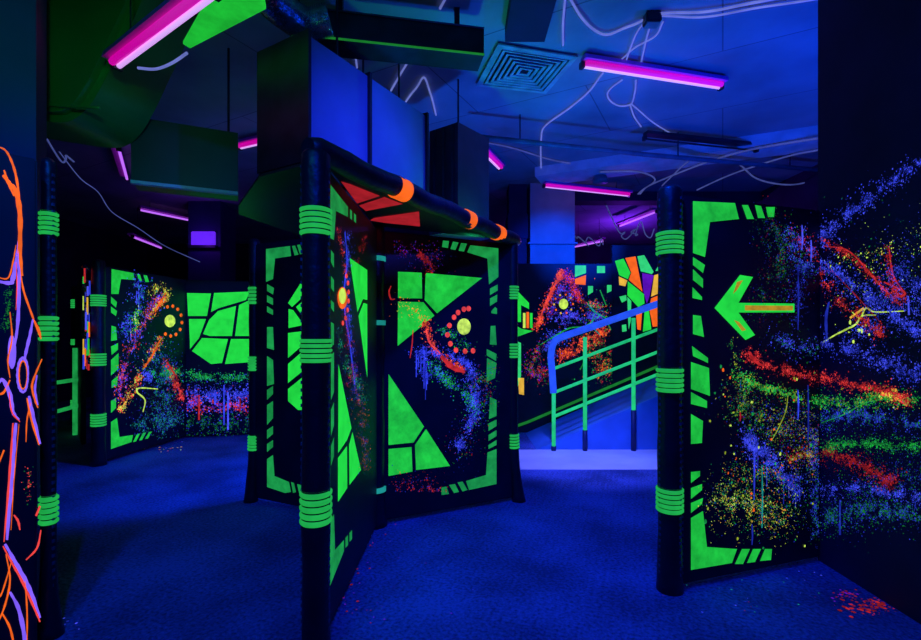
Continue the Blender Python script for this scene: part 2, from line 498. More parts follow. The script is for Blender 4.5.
pr.ribbon(bm, [(889, 248), (893, 275), (904, 292)], 1.8, S['R'])
pr.ribbon(bm, [(884, 282), (905, 293), (893, 299)], 2.2, S['R'])
pr.ribbon(bm, [(908, 296), (909, 315)], 2.0, S['V'])
pr.ribbon(bm, [(829, 302), (826, 318), (827, 340)], 3.0, S['Bd'])
pr.ribbon(bm, [(840, 500), (840, 535)], 2.0, S['Bd'])
o = obj('paint_splatter', bm, SPL, wr, origin=(RC.x, 2.6, 1.4))
o['kind'] = 'stuff'

# pillars
bm = bmesh.new(); box(bm, (1.14, 7.85, 0), (1.87, 8.45, CEIL)); box(bm, (1.10, 7.81, 2.9), (1.91, 8.49, 2.93))
tag(obj('pillar', bm, 'pillar', origin=(1.5, 8.15, 0)), 'blue-lit square pillar rising behind the ramp mural', 'pillar')
bm = bmesh.new(); box(bm, (0.80, 7.90, 0), (1.09, 8.3, CEIL)); box(bm, (0.78, 7.88, 3.0), (1.11, 8.32, 3.4))
tag(obj('pillar', bm, 'wall', origin=(0.95, 8.1, 0)), 'narrow black pillar left of the blue-lit pillar', 'pillar')
bm = bmesh.new(); box(bm, (-5.05, 8.9, 0), (-4.45, 9.5, CEIL))
tag(obj('pillar', bm, 'wall2', origin=(-4.75, 9.2, 0)), 'far square pillar washed violet near its top, behind the left partition', 'pillar')
# column at the left edge of the picture
bm = bmesh.new()
prism(bm, [(-2.06, 2.33), (-2.5, 2.9), (-3.2, 2.3), (-2.78, 1.52)], 0, CEIL - 0.001)
tag(obj('column', bm, 'wall2', origin=(-2.4, 2.1, 0)), 'navy full-height column at the left edge behind the orange and violet mural', 'column')


# ------------------------------------------------------------------ maze partitions
def post(root, x, y, bands, h=2.2, r=0.072, foot=0.02, lean=(0, 0), band_mat='Gc', lace=None, stub=False):
    """padded post; bands = list of (py_top, py_bottom) measured at its distance"""
    bm = bmesh.new()
    prof = []
    for i in range(34):
        z = h * i / 33
        rr_ = r * (1 + 0.035 * math.sin(z * 9 + x * 7) + 0.02 * math.sin(z * 23 + y))
        rr_ += foot * max(0, 1 - z / 0.35) ** 2
        prof.append((rr_, z))
    prof += [(r * 0.8, h + 0.02), (r * 0.3, h + 0.03)]
    lathe(bm, x, y, prof, 22, lean=lean)
    p = obj('post', bm, 'fabric', root, origin=(x, y, 0))
    for a, b_ in bands:
        z1 = CAMZ + (336 - a) * (y - r) / F; z0 = CAMZ + (336 - b_) * (y - r) / F
        bm = bmesh.new(); pf = []; nr = 5; rb = r * 1.04 + foot * max(0, 1 - z0 / 0.35) ** 2
        for k in range(nr):
            za = z0 + (z1 - z0) * k / nr; dz = (z1 - z0) / nr
            pf += [(rb, za), (rb + 0.007, za + dz * 0.25), (rb + 0.007, za + dz * 0.65), (rb - 0.003, za + dz * 0.82), (rb - 0.003, za + dz * 0.999)]
        pf.append((rb, z1))
        lathe(bm, x, y, pf, 22, lean=lean)
        for f in bm.faces:                      # shade between the coils, put in as a dark colour
            if len(f.verts) == 4:
                k = (f.calc_center_median().z - z0) / (z1 - z0) * nr % 1
                if k > 0.86 and r > 0.05: f.material_index = 1
        bo = obj('band', bm, [band_mat, 'Gap'], p, origin=(x, y, z0))
    if lace is not None:
        bm = bmesh.new(); z = 0.1
        while z < h - 0.05:
            for ang in lace:
                cx = x + (r - 0.002) * math.cos(ang); cy = y + (r - 0.002) * math.sin(ang)
                box(bm, (cx - 0.006, cy - 0.006, z), (cx + 0.006, cy + 0.006, z + 0.014))
            z += 0.034
        lo_ = obj('lacing', bm, 'lace', p)
    return p


def panel(root, A, B, h=2.18, t=0.05, z0=0.03, name='panel'):
    A = Vector((A[0], A[1], 0)); B = Vector((B[0], B[1], 0)); u = (B - A).normalized(); n = Vector((u.y, -u.x, 0)) * (t / 2)
    bm = bmesh.new()
    prism(bm, [A + n, B + n, B - n, A - n], z0, h)
    bmesh.ops.bevel(bm, geom=bm.edges[:], offset=0.008, segments=2, affect='EDGES')
    mid = (A + B) / 2
    return obj(name, bm, 'board', root, origin=(mid.x, mid.y, z0))


def paint(pl, parent, name, polys, mats='G', e=0.0):
    bm = bmesh.new()
    for q in polys: pl.poly(bm, q, 0, e)
    return obj(name, bm, mats, parent)


# ---- the three-armed partition in the middle
HUB = Vector((-0.633, 3.556)); P1 = Vector((-0.642, 2.133)); P2 = Vector((0.445, 4.098)); P3 = Vector((-1.757, 4.098))
tri = thing('maze_partition', 'three-armed black partition in the middle with green triangles and an orange-banded top tube', 'partition', (HUB.x, HUB.y, 0))
post(tri, P1.x, P1.y, [(204, 233), (338, 363), (493, 528)], r=0.061, lace=[-0.15, math.pi + 0.15], foot=0.0)
post(tri, P2.x, P2.y, [(285, 299), (343, 358), (434, 449)], r=0.045, lean=(0.05, -0.02), lace=[math.pi + 0.4], foot=0.015)
post(tri, P3.x, P3.y, [(286, 304), (356, 371), (436, 451)], r=0.046, lean=(-0.02, -0.03), lace=[-0.4], foot=0.012)
post(tri, HUB.x, HUB.y, [(255, 260), (320, 325), (489, 494)], r=0.07, band_mat='C')
# arm towards the camera
pa = panel(tri, HUB, P1)
A_ = Plane((HUB.x, HUB.y), (P1.x, P1.y), shift=0.025)
if A_.n.x < 0:
    A_ = Plane((HUB.x, HUB.y), (P1.x, P1.y)); A_.n = -A_.n; A_.A = Vector((HUB.x, HUB.y, 0)) + A_.n * 0.025
paint(A_, pa, 'painted_bracket', [
    [(330, 184), (348, 207), (348, 217), (336, 211), (334, 240), (330, 238)],
    [(350, 209), (352, 211), (352, 220), (350, 218)], [(354, 213), (356, 215), (356, 223), (354, 221)],
    [(331, 250), (334, 254), (334, 268), (331, 262)], [(331, 276), (334, 280), (334, 292), (331, 288)],
    [(331, 300), (334, 303), (334, 312), (331, 308)], [(331, 322), (334, 324), (334, 345), (331, 345)],
    [(331, 355), (334, 352), (334, 392), (331, 400)], [(331, 410), (334, 402), (334, 425), (331, 436)],
    [(331, 446), (334, 437), (334, 456), (331, 466)],
    [(330, 522), (334, 514), (335, 550), (344, 540), (344, 551), (330, 586)],
    [(345.5, 538), (348, 535), (348, 545), (345.5, 548)], [(349.5, 533), (352, 530), (352, 539), (349.5, 542)]], 'Gd')
paint(A_, pa, 'painted_triangle', [
    [(349.7, 258), (367.3, 270), (367.3, 300), (363, 299), (357.5, 312)],
    [(358.5, 316), (363.5, 303), (367.3, 304), (367.3, 378)]], 'Gb')
paint(A_, pa, 'painted_triangle', [
    [(338.5, 364), (351.5, 428), (347, 440), (338.2, 453)],
    [(352.5, 432), (361, 470), (349.5, 485), (349.2, 445)],
    [(338, 458), (347, 446), (347.3, 488), (338, 502)]], 'Gb')
bm = bmesh.new()
ca = (336, 225, 371, 500)
A_.disc(bm, 342.5, 298, 5, 11, S['O'], 0.0012); A_.disc(bm, 342.5, 296, 3.6, 8, S['Y'], 0.0024)
A_.spray(bm, [(347, 232), (348, 262), (347, 300), (352, 345), (356, 400)], 5, 700, cols('B B Bd V'), clip=ca, rmax=1.2)
A_.spray(bm, [(337, 225), (342, 250), (347, 275)], 3, 130, cols('R Rp Rf'), clip=ca)
A_.spray(bm, [(345, 305), (350, 345), (353, 370), (348, 385)], 5, 260, cols('R Rf P Rp'), clip=ca)
A_.spray(bm, [(336, 330), (350, 370), (366, 400)], 8, 420, cols('Gf C Bd G'), clip=ca)
A_.spray(bm, [(355, 375), (362, 420), (366, 470)], 9, 500, cols('Rf Bd Gf Bd O'), clip=ca)
A_.spray(bm, [(366, 235), (355, 265)], 4, 90, cols('Rf R'), clip=ca)
for (x, y) in ((346.5, 276), (348, 283), (348.5, 292), (348.5, 301), (347.5, 310), (345.5, 318), (343, 323)):
    A_.disc(bm, x, y, 1.3, 2.6, S['Rp'], 0.001, 8)
A_.ribbon(bm, [(345, 232), (347, 262), (344, 300), (350, 345), (355, 385)], 1.6, S['B'])
obj('paint_splatter', bm, SPL, pa)['kind'] = 'stuff'

# arm to the right
pb = panel(tri, HUB, P2)
B_ = Plane((HUB.x, HUB.y), (P2.x, P2.y), shift=0.025)
paint(B_, pb, 'painted_bracket', [
    [(470.3, 245.2), (498.4, 248.3), (498.4, 277), (489, 284.4), (487.4, 258.6), (467.2, 252.3)],
    [(461, 243), (467, 243.6), (464, 251.6), (458.6, 250.6)], [(453, 241.5), (458.6, 242.5), (455.5, 250), (450.4, 249)],
    [(443, 240.5), (449, 241), (448, 248), (442, 247)],
    [(490, 288.6), (497.7, 284.4), (497.7, 290.5), (490, 295)], [(490, 298.5), (497.3, 294.5), (497, 301.5), (490, 306)],
    [(491.4, 311), (495, 307), (497, 308.6), (497, 314), (491.4, 313.2)],
    [(490.7, 326), (495.4, 325.7), (496.6, 345), (489.8, 344.4)], [(486.7, 349), (496.6, 354), (496, 361), (486.7, 355.5)],
    [(487, 358), (496.5, 363), (495, 378), (486.5, 382)], [(490, 397), (496.5, 400), (496.5, 416), (489, 419)],
    [(488.5, 423.5), (496.5, 419.5), (496.5, 426), (488.5, 431)], [(488.5, 435), (496.5, 430), (496.5, 436), (488.5, 441)],
    [(488.5, 445), (496.5, 440), (496.5, 445), (488.5, 449)],
    [(487.5, 452.5), (496.5, 449), (496.5, 484), (469, 490), (466, 481), (486, 475)],
    [(457.5, 482.5), (462.5, 481.5), (467.5, 490), (462.5, 491.5)], [(449, 485), (455, 484), (459, 492), (454, 493)],
    [(441.5, 487.5), (446.5, 486.5), (449, 494), (441.5, 495)]], 'Gd')
paint(B_, pb, 'painted_triangle', [
    [(398, 271.7), (421.7, 272.7), (422.2, 298.5), (398, 298)], [(425.7, 273), (482, 278), (437, 313.3), (424.6, 300)],
    [(398, 301.5), (423.4, 302.2), (434.4, 315.6), (397.6, 346)]], 'G')
paint(B_, pb, 'painted_triangle', [
    [(388.5, 374), (424, 426.5), (413.5, 442.5), (388.5, 445)], [(426, 429), (450, 466), (416, 470), (415, 445)],
    [(388.5, 449), (411.5, 447), (412.5, 471.5), (388.5, 476)]], 'G')
bm = bmesh.new()
B_.disc(bm, 464, 326.6, 6.8, 8.2, S['Y'], 0.001)
for (x, y) in ((378, 335), (358, 338), (333, 352), (316, 372), (296, 407), (288, 447), (300, 485), (324, 512), (363, 517), (397, 515)):
    B_.disc(bm, 380 + x / 4.264, 230 + y / 4.264, 2.4, 2.8, S['Rp'], 0.001, 9)
cb = (388, 240, 500, 492)
B_.spray(bm, [(424, 322), (432, 343), (445, 360), (462, 368)], 6, 360, cols('R O Rp R'), clip=cb)
B_.ribbon(bm, [(441, 356), (452, 367), (465, 372)], 5, S['R'], 0.001)
B_.spray(bm, [(424, 352), (440, 353), (460, 360), (474, 372)], 7, 420, cols('B V B Bd'), clip=cb)
B_.spray(bm, [(420, 350), (424, 362), (426, 376)], 9, 300, cols('B Bd B'), clip=cb, drip=10)
B_.spray(bm, [(430, 362), (440, 375), (452, 385), (470, 400), (476, 415)], 8, 420, cols('G Gf C B'), clip=cb)
B_.spray(bm, [(470, 375), (476, 395), (472, 420), (462, 440), (455, 452)], 10, 650, cols('B V Bd Bd'), clip=cb)
B_.spray(bm, [(440, 330), (455, 338), (470, 348)], 9, 130, cols('Gf G Bd'), clip=cb)
B_.spray(bm, [(470, 390), (490, 380), (460, 460)], 24, 330, cols('Gf Bd Rf Gf'), clip=cb, rmax=0.8)
B_.spray(bm, [(420, 252), (427, 262), (432, 272)], 5, 150, cols('Rf Rf R'), clip=cb)
B_.spray(bm, [(395, 300), (415, 312), (425, 322)], 9, 70, cols('O Ol A'), clip=cb, e=0.002)
B_.spray(bm, [(395, 250), (440, 260)], 20, 120, cols('Rf P Bd'), clip=cb, rmax=0.7)
B_.spray(bm, [(395, 485), (440, 490)], 14, 160, cols('Rf R Bd'), clip=cb, rmax=0.9)
B_.ribbon(bm, [(391, 286), (389, 292), (391, 299), (395, 299)], 1.6, S['R'], 0.001)
B_.ribbon(bm, [(413, 330), (412, 345), (410, 358)], 1.2, S['R'], 0.001)
B_.ribbon(bm, [(426, 330), (430, 343), (440, 353)], 2.0, S['Rp'], 0.001)
obj('paint_splatter', bm, SPL, pb)['kind'] = 'stuff'

# arm to the left
pc = panel(tri, HUB, P3)
C_ = Plane((HUB.x, HUB.y), (P3.x, P3.y), shift=0.025)
paint(C_, pc, 'painted_bracket', [
    [(266, 249), (290, 246), (291, 256), (275, 258.5), (273, 279), (266, 282)],
    [(292, 246), (295, 245.5), (298.5, 254.5), (294.5, 255.5)], [(297, 245), (300, 244.5), (303, 253.5), (300, 254.3)],
    [(267, 284), (274, 288), (273, 294.5), (267, 291)], [(267, 295), (273, 298.5), (273, 305), (267, 302)],
    [(267, 306), (273, 310), (273, 315), (267, 312)],
    [(267, 327), (273, 327), (274, 350), (267, 348)], [(267, 356), (273, 360), (274, 384), (267, 386)],
    [(267, 390), (273, 386), (273, 394), (267, 400)], [(267, 405), (273, 401), (273, 418), (267, 425)],
    [(267, 430), (273, 426), (273, 434), (267, 439)], [(267, 444), (273, 440), (273, 447), (267, 452)],
    [(267, 459), (273, 455), (274.5, 476), (289, 482), (291, 492), (285, 493), (267, 487)],
    [(291, 482), (294, 483), (296, 492), (293, 493)], [(297, 484), (301, 485), (303, 493), (299, 493)]], 'Gd')
paint(C_, pc, 'painted_hexagon', [
    [(288, 303), (302, 281), (304, 281), (304, 296), (292, 307)], [(288.5, 309), (293, 310), (304, 325), (288.5, 328)],
    [(296, 307), (304, 300), (304, 318)],
    [(288, 333), (304, 331), (304, 344), (288, 358)], [(288, 364), (304, 350), (304, 370), (288, 383)],
    [(288, 389), (304, 376), (304, 410), (298, 410), (288, 401)]], 'Gb')

# triangular roof between near arm and right arm
bm = bmesh.new()
prism(bm, [(P1.x, P1.y + 0.02), (P2.x - 0.02, P2.y), (HUB.x, HUB.y)], 2.215, 2.24)
cp = obj('canopy', bm, 'board', tri, origin=(HUB.x, HUB.y, 2.215))
bm = bmesh.new()
for q in ([(341, 181.5), (350, 184), (380, 196), (357, 203.5)], [(384.5, 197), (403, 204), (366, 211), (359, 205.5)],
          [(374, 218), (419, 211.5), (420, 226.5), (386, 223), (370, 220.5)]):
    f = bm.faces.new([bm.verts.new(Z(x, y, 2.212)) for x, y in q]); f.normal_update()
    if f.normal.z > 0: f.normal_flip()
obj('painted_facets', bm, 'Rc', cp)
# top tube
d_ = (P2 - P1).normalized(); a0 = P1 - d_ * 0.05; a1 = P2 + d_ * 0.10; TZ = 2.222
bm = bmesh.new()
N = 40; pts = [Vector((a0.x + (a1.x - a0.x) * i / N, a0.y + (a1.y - a0.y) * i / N, TZ + 0.006 * math.sin(i * 0.7))) for i in range(N + 1)]
tube(bm, pts, 0.057, 18, rfun=lambda i, n: (0.72 if i in (0, n - 1) else 1) * (1 + 0.03 * math.sin(i * 1.9)))
tt = obj('top_tube', bm, 'fabric', tri, origin=(P1.x, P1.y, TZ))
for px in (400, 467, 497.5):
    # where the ray through this column crosses the tube line
    k = (px - 460.5) / F
    t = (k * P1.y - P1.x) / (d_.x - k * d_.y)
    c0 = P1 + d_ * t
    bm = bmesh.new()
    pts = [Vector((c0.x + d_.x * s_, c0.y + d_.y * s_, TZ)) for s_ in (-0.05, -0.047, 0.0, 0.047, 0.05)]
    tube(bm, pts, 0.062, 18, rfun=lambda i, n: 0.96 if i in (0, n - 1) else 1)
    obj('band', bm, 'O', tt)

# ---- right partition with the arrow
Q1 = Vector((1.155, 2.65)); Q2 = Vector((RC.x - 0.01, RC.y))
rp = thing('maze_partition', 'black partition at right with a green left-pointing arrow and splattered paint', 'partition', (Q1.x, Q1.y, 0))
post(rp, Q1.x, Q1.y, [(229, 253), (368, 393), (490, 515)], r=0.063, lace=[-2.9, -0.4, -1.0], foot=0.006)
pd = panel(rp, Q1, Q2)
D_ = Plane((Q1.x, Q1.y), (Q2.x, Q2.y), shift=0.025)
paint(D_, pd, 'painted_bracket', [
    [(692.9, 201.2), (735, 203), (739, 219), (710, 222), (705, 257), (693, 253)],
    [(693, 257), (705, 265), (703, 273), (693, 265)], [(693, 269), (703, 279), (703, 288), (693, 280)],
    [(692.5, 287), (702, 297), (702, 300), (692.5, 298)], [(693, 315), (701, 316), (704, 337), (693, 334)],
    [(692, 346), (708, 358), (708, 363), (693, 356)], [(691, 362), (709, 368), (710, 396), (691, 389)],
    [(691, 392), (707, 401), (707, 408), (691, 404)], [(691, 414), (703, 421), (702, 443), (691, 444)],
    [(691, 472), (700, 471), (700, 476), (691, 483)], [(691, 488), (702, 484), (702, 490), (691, 499)],
    [(691, 503), (703, 498), (702, 504), (691, 513)],
    [(691, 518), (703, 511), (707, 547), (737, 549), (732, 563), (691, 570)],
    [(742, 549), (750, 549), (743, 564), (735, 564)], [(753, 549), (761, 549), (755, 562), (747, 563)],
    [(765, 549), (772, 549), (771, 560), (760, 561)],
    [(742, 205), (748, 205), (754, 219), (747, 219)], [(755, 205), (761, 206), (765, 218), (758, 218)],
    [(766, 207), (775, 207), (774, 217), (768, 217)]], 'G')
ar = paint(D_, pd, 'painted_arrow', [[(714.5, 308), (740, 275), (753, 277), (738.5, 302.8), (738.5, 312.5), (755, 335), (745.5, 340)],
                                     [(738.5, 302.8), (794.5, 303.6), (794.5, 312.4), (738.5, 312.5)]], 'Gb', 0.0005)
paint(D_, ar, 'orange_core', [[(745, 305.4), (793, 305.8), (793, 310.4), (745, 310.4)],
                              [(737, 282), (743, 280), (737, 290), (733, 294)], [(734, 320), (739, 322), (746, 330), (742, 331)]], 'OrG', 0.0015)
bm = bmesh.new()
cd = (688, 195, 819, 556)
def sd(*a, **k): D_.spray(bm, *a, clip=cd, **k)
sd([(732, 372), (755, 384), (790, 395), (825, 402)], 7, 620, cols('G G Gd Ol'), rmax=1.2)
sd([(748, 352), (760, 362), (790, 372), (825, 382)], 8, 560, cols('R R Rp Rf'), rmax=1.2)
D_.ribbon(bm, [(750, 352), (755, 361), (764, 366)], 2.6, S['R'], 0.001)
sd([(770, 335), (800, 348), (825, 345)], 16, 260, cols('Bd B V Gf'))
sd([(788, 232), (800, 262), (818, 270)], 14, 360, cols('Bd V B Bd Gf'))
sd([(795, 235), (815, 255)], 16, 200, cols('V B Rf R'))
sd([(770, 215), (780, 260), (765, 310)], 26, 520, cols('Gf Bd Gf Bd Gf Rf'), rmax=0.8)
sd([(800, 260), (797, 320)], 12, 200, cols('Bd B Bd'), rmax=0.9)
sd([(738, 385), (750, 410), (790, 440)], 30, 600, cols('Gf Gd Bd Rf Ol Gf'), rmax=0.9)
sd([(748, 432), (760, 455), (780, 470), (800, 495)], 15, 800, cols('B B Bd V Bd'), rmax=1.2, drip=8)
sd([(745, 440), (755, 450), (775, 458)], 5, 260, cols('V B'), rmax=1.4)
sd([(720, 500), (745, 500), (790, 520)], 32, 800, cols('Ol Y Gd Gf Gf Bd A'), rmax=0.9)
sd([(735, 470), (780, 480), (760, 525)], 22, 420, cols('Ol Gd Gf Bd O'), rmax=0.9)
sd([(770, 420), (815, 430), (800, 480)], 36, 900, cols('Bd B Gf Ol Bd Rf'), rmax=0.8)
sd([(815, 440), (818, 540)], 14, 500, cols('Bd B Bd Gf'), rmax=1.0)
sd([(790, 460), (818, 452)], 10, 180, cols('R Rf Ol'))
sd([(730, 340), (745, 390), (735, 420)], 8, 120, cols('Gf Gd Ol'))
for k in range(50):
    D_.dot(bm, random.uniform(705, 815), random.uniform(360, 550), random.uniform(0.8, 1.7), random.choice(cols('Ol Y Gd O')), 0.001)
for x, y1, y2, c in ((798, 390, 420, 'B'), (754, 450, 500, 'B'), (762, 465, 528, 'C'), (740, 412, 421, 'R'), (802, 225, 250, 'V'), (811, 240, 262, 'V'), (798, 265, 330, 'Bd'), (808, 385, 440, 'Bd'), (752, 524, 545, 'Bd')):
    D_.ribbon(bm, [(x, y1), (x + 0.5, (y1 + y2) / 2), (x, y2)], 1.6, S[c], 0.001)
D_.ribbon(bm, [(772, 440), (780, 425), (786, 410), (788, 395)], 1.0, S['Ol'], 0.001)
obj('paint_splatter', bm, SPL, pd)['kind'] = 'stuff'

# ---- far left partition
L1 = Vector((-3.93, 5.21)); L2 = Vector((-3.78, 6.59)); L3 = Vector((-2.4, 6.93)); L0 = Vector((-6.4, 8.0))
lp = thing('maze_partition', 'far left black partition with a large faceted green shield and rainbow splatter', 'partition', (L1.x, L1.y, 0))
post(lp, L1.x, L1.y, [(294, 306), (353, 366), (414, 427)], r=0.063, foot=0.02, lace=None)
post(lp, L3.x, L3.y, [], r=0.07)
pe = panel(lp, L1, L2, h=2.17)
E_ = Plane((L1.x, L1.y), (L2.x, L2.y), shift=0.025)
paint(E_, pe, 'painted_bracket', [
    [(111.6, 269), (133, 273), (135, 280), (121, 279), (118.5, 294), (111.3, 294)],
    [(137, 274), (140, 274.5), (142, 281), (139, 281)], [(143.5, 275), (147, 275.5), (149, 282), (145.5, 282)],
    [(111, 296.5), (117, 302), (116, 307.5), (111, 303)], [(111, 306.5), (117, 311), (116, 316), (111, 312.5)],
    [(111.6, 325.6), (116, 327), (117, 340), (111, 341)], [(111, 346.5), (118, 343), (118, 349.6), (111.6, 355)],
    [(111, 360), (118.5, 353), (118.5, 368.6), (111, 375.4)], [(111.6, 381), (118, 375.5), (117, 386), (111.6, 388)],
    [(111, 401), (116, 398), (116, 408), (111, 413)],
    [(111, 422), (117, 418), (119.5, 437), (133, 435), (131.5, 442), (111, 449)],
    [(137, 434), (140, 433.5), (136, 441.5), (133, 442)], [(143, 433), (146, 432.5), (142, 440), (139, 440.5)], [(149, 432), (152, 431.5), (148, 438.5), (145, 439)]], 'G')
bm = bmesh.new()
ce = (112, 268, 184, 440)
def se(*a, **k): E_.spray(bm, *a, clip=ce, **k)
E_.disc(bm, 170, 321, 5.4, 6.2, S['Y'], 0.001)
for a in range(9):
    t = -1.9 + a * 0.5
    E_.disc(bm, 171 + 11 * math.cos(t), 321 + 15 * math.sin(t), 1.5, 1.8, S['O'], 0.001, 8)
se([(141, 276), (138, 300), (128, 325), (126, 340)], 10, 420, cols('B V Bd C B'), rmax=1.2, drip=4)
se([(160, 296), (150, 310), (136, 340), (122, 375), (120, 400)], 8, 600, cols('P V R O B Rf'), rmax=1.1)
se([(168, 296), (158, 305), (150, 318)], 4, 260, cols('O A Y R'), rmax=1.2)
E_.ribbon(bm, [(166, 293), (160, 303), (155, 312)], 2, S['O'], 0.001)
se([(160, 338), (152, 355), (140, 375), (128, 398), (120, 410)], 5, 520, cols('O A R Rp Y'), rmax=1.1)
E_.ribbon(bm, [(160, 340), (152, 356), (144, 368)], 1.6, S['O'], 0.001)
se([(150, 292), (160, 290), (168, 296)], 7, 120, cols('Y Ol A'))
se([(133, 330), (140, 310)], 6, 160, cols('G Gd Y'))
se([(165, 360), (176, 385), (184, 400)], 6, 300, cols('R Rf Rp'), rmax=1.2)
E_.ribbon(bm, [(167, 362), (172, 370), (177, 378)], 1.8, S['R'], 0.001)
se([(155, 345), (165, 380), (160, 420)], 26, 900, cols('Bd B Gf C Gf Bd'), rmax=0.9)
se([(152, 372), (184, 374)], 7, 260, cols('G Gd Gf C'))
se([(150, 380), (145, 372)], 5, 140, cols('B V'))
E_.ribbon(bm, [(143, 412), (145, 400), (137, 392), (140, 388), (158, 389)], 1.6, S['Y'], 0.001)
se([(140, 425), (184, 420)], 18, 380, cols('Bd Gf Bd C'), rmax=0.9)
obj('paint_splatter', bm, SPL, pe)['kind'] = 'stuff'
pf_ = panel(lp, L2, L3, h=2.17)
F_ = Plane((L2.x, L2.y), (L3.x, L3.y), shift=0.025)
paint(F_, pf_, 'painted_shield', [       # plain faceted shield
    [(187, 293), (211, 293.5), (207, 316), (188, 316)],
    [(214, 293), (250, 291.5), (246, 300), (219, 308), (211, 312)],
    [(189, 319), (206, 319), (199, 338), (190, 349)],
    [(209, 320), (218, 311), (236, 306), (232, 336), (210, 336), (203, 334)],
    [(239, 305), (252, 299), (252, 336), (235, 336)],
    [(202, 338), (228, 339), (222, 363), (211, 364), (192, 351)],
    [(231, 339), (252, 339), (252, 362), (225, 364)]], 'Gb')
bm = bmesh.new()
cf = (186, 268, 262, 436)
def sf(*a, **k): F_.spray(bm, *a, clip=cf, **k)
sf([(184, 398), (200, 404), (230, 406), (262, 404)], 11, 700, cols('R Rp P B V Rf'), rmax=1.1)
sf([(184, 374), (215, 378), (262, 376)], 6, 300, cols('Gd Gf C G'), rmax=0.9)
sf([(184, 395), (225, 395), (262, 392)], 16, 700, cols('B V Bd Bd'), rmax=1.1)
sf([(186, 425), (262, 422)], 16, 380, cols('Gf Bd Gf'), rmax=0.9)
for x, y1, y2, c in ((199, 395, 420, 'R'), (224, 385, 425, 'B'), (228, 392, 430, 'V'), (240, 398, 412, 'Rf'), (215, 392, 405, 'B')):
    F_.ribbon(bm, [(x, y1), (x, y2)], 1.8, S[c], 0.001, curve=False)
obj('paint_splatter', bm, SPL, pf_)['kind'] = 'stuff'

# ---- small partition turning away behind it
bp_ = thing('maze_partition', 'narrow splattered partition seen edge-on left of the shield partition', 'partition', (L0.x, L0.y, 0))
post(bp_, L0.x, L0.y, [(299, 308), (339, 345), (400, 408)], r=0.07)
pg = panel(bp_, L0, (-4.75, 6.05), h=2.17)
G_ = Plane((L0.x, L0.y), (-4.75, 6.05), shift=0.025)
bm = bmesh.new()
for k in range(26):
    x = random.uniform(83, 90); y = random.uniform(265, 365); h_ = random.uniform(5, 18)
    G_.ribbon(bm, [(x, y), (x, y + h_)], random.uniform(1.2, 2.4), random.choice(cols('G Y B O R V G Bd A')), random.uniform(0, .002), curve=False)
G_.spray(bm, [(86, 265), (86, 370)], 5, 260, cols('G B V O Bd'), clip=(82, 262, 92, 378))
obj('paint_splatter', bm, SPL, pg)['kind'] = 'stuff'

# ---- left mural board at the picture's edge
W1 = Vector((-1.88, 2.13)); W2 = Vector((-2.56, 1.45))
lb = thing('maze_partition', 'near left partition with orange and violet curling brush lines', 'partition', (W1.x, W1.y, 0))
post(lb, -1.922, 2.24, [(210, 234), (315, 341), (497, 526)], r=0.03, foot=0.03, lace=[-0.3])
ph = panel(lb, W1, W2)
H_ = Plane((W1.x, W1.y), (W2.x, W2.y), shift=0.025)
MU = ['O', 'Vm', 'Rp', 'Gf', 'P']
bm = bmesh.new()
def hr(pts, wd, c, e=0.001): H_.ribbon(bm, pts, wd, c, e)
hr([(-4, 146), (5, 150), (11, 160), (16, 176), (19, 200), (19, 238), (17, 256)], 2.4, 0)
hr([(3, 175), (10, 184), (16, 192), (20, 215), (20, 250), (22, 276)], 5.0, 0, 0.002)
hr([(4, 170), (8, 182), (14, 196)], 2.5, 0)
hr([(21, 276), (24, 292), (32, 315), (40, 337)], 2.0, 0)
hr([(-4, 281), (10, 283), (13, 278), (17, 258), (19, 240)], 4.5, 1)
hr([(-4, 277), (8, 278), (13, 262), (16, 245)], 1.6, 0, 0.002)
hr([(19, 250), (19, 285), (18, 320), (15, 345)], 3.6, 1)
hr([(16, 262), (17, 285), (16, 310)], 1.2, 2, 0.002)
H_.disc(bm, 12, 352, 4.2, 17, 1, 0.001)
hr([(10, 312), (12, 338), (8, 360), (10, 378)], 1.8, 0, 0.002)
for k_, (c, w_) in enumerate(((1, 3.2), (0, 1.5))):
    r_ = 5.2 - k_ * 1.2
    hr([(23 + r_ * math.cos(t * 0.628 + 0.3), 375 + (17 - k_ * 3) * math.sin(t * 0.628 + 0.3)) for t in range(11)], w_, c, 0.001 + 0.001 * k_)
hr([(33, 319), (30, 335), (26, 352), (24, 362)], 3.2, 1)
hr([(34, 320), (39, 330), (41, 339)], 2.0, 0)
hr([(42, 359), (36, 373), (32, 386), (35, 400), (38, 408)], 2.2, 0, 0.002)
hr([(37, 375), (35, 390), (38, 405)], 2.2, 1)
hr([(-3, 395), (4, 392), (10, 380)], 2.4, 0)
hr([(-3, 385), (3, 380), (10, 395), (13, 412), (19, 420)], 4.2, 1)
hr([(9, 392), (12, 412), (20, 422)], 1.6, 2, 0.002)
hr([(16, 423), (13, 455), (10, 495), (7, 540)], 5.0, 1)
hr([(13, 423), (11, 455), (8, 495), (4, 542)], 2.4, 2, 0.002)
hr([(19, 424), (14, 480), (11, 530)], 1.0, 0, 0.002)
hr([(5, 544), (14, 560), (24, 578), (32, 595), (40, 618)], 4.6, 1)
hr([(3, 546), (12, 563), (22, 581), (36, 612), (40, 622)], 2.6, 2, 0.002)
hr([(29, 396), (33, 417), (40, 444)], 4.2, 1)
hr([(27, 398), (31, 418), (39, 445)], 2.2, 0, 0.002)
hr([(31, 402), (27, 420), (26, 442)], 1.5, 0)
hr([(14, 515), (18, 521), (20, 530)], 2.4, 2)
hr([(41, 530), (37, 548), (26, 560)], 2.0, 2)
hr([(40, 506), (36, 516)], 2.2, 2)
hr([(-3, 468), (4, 450)], 1.8, 0)
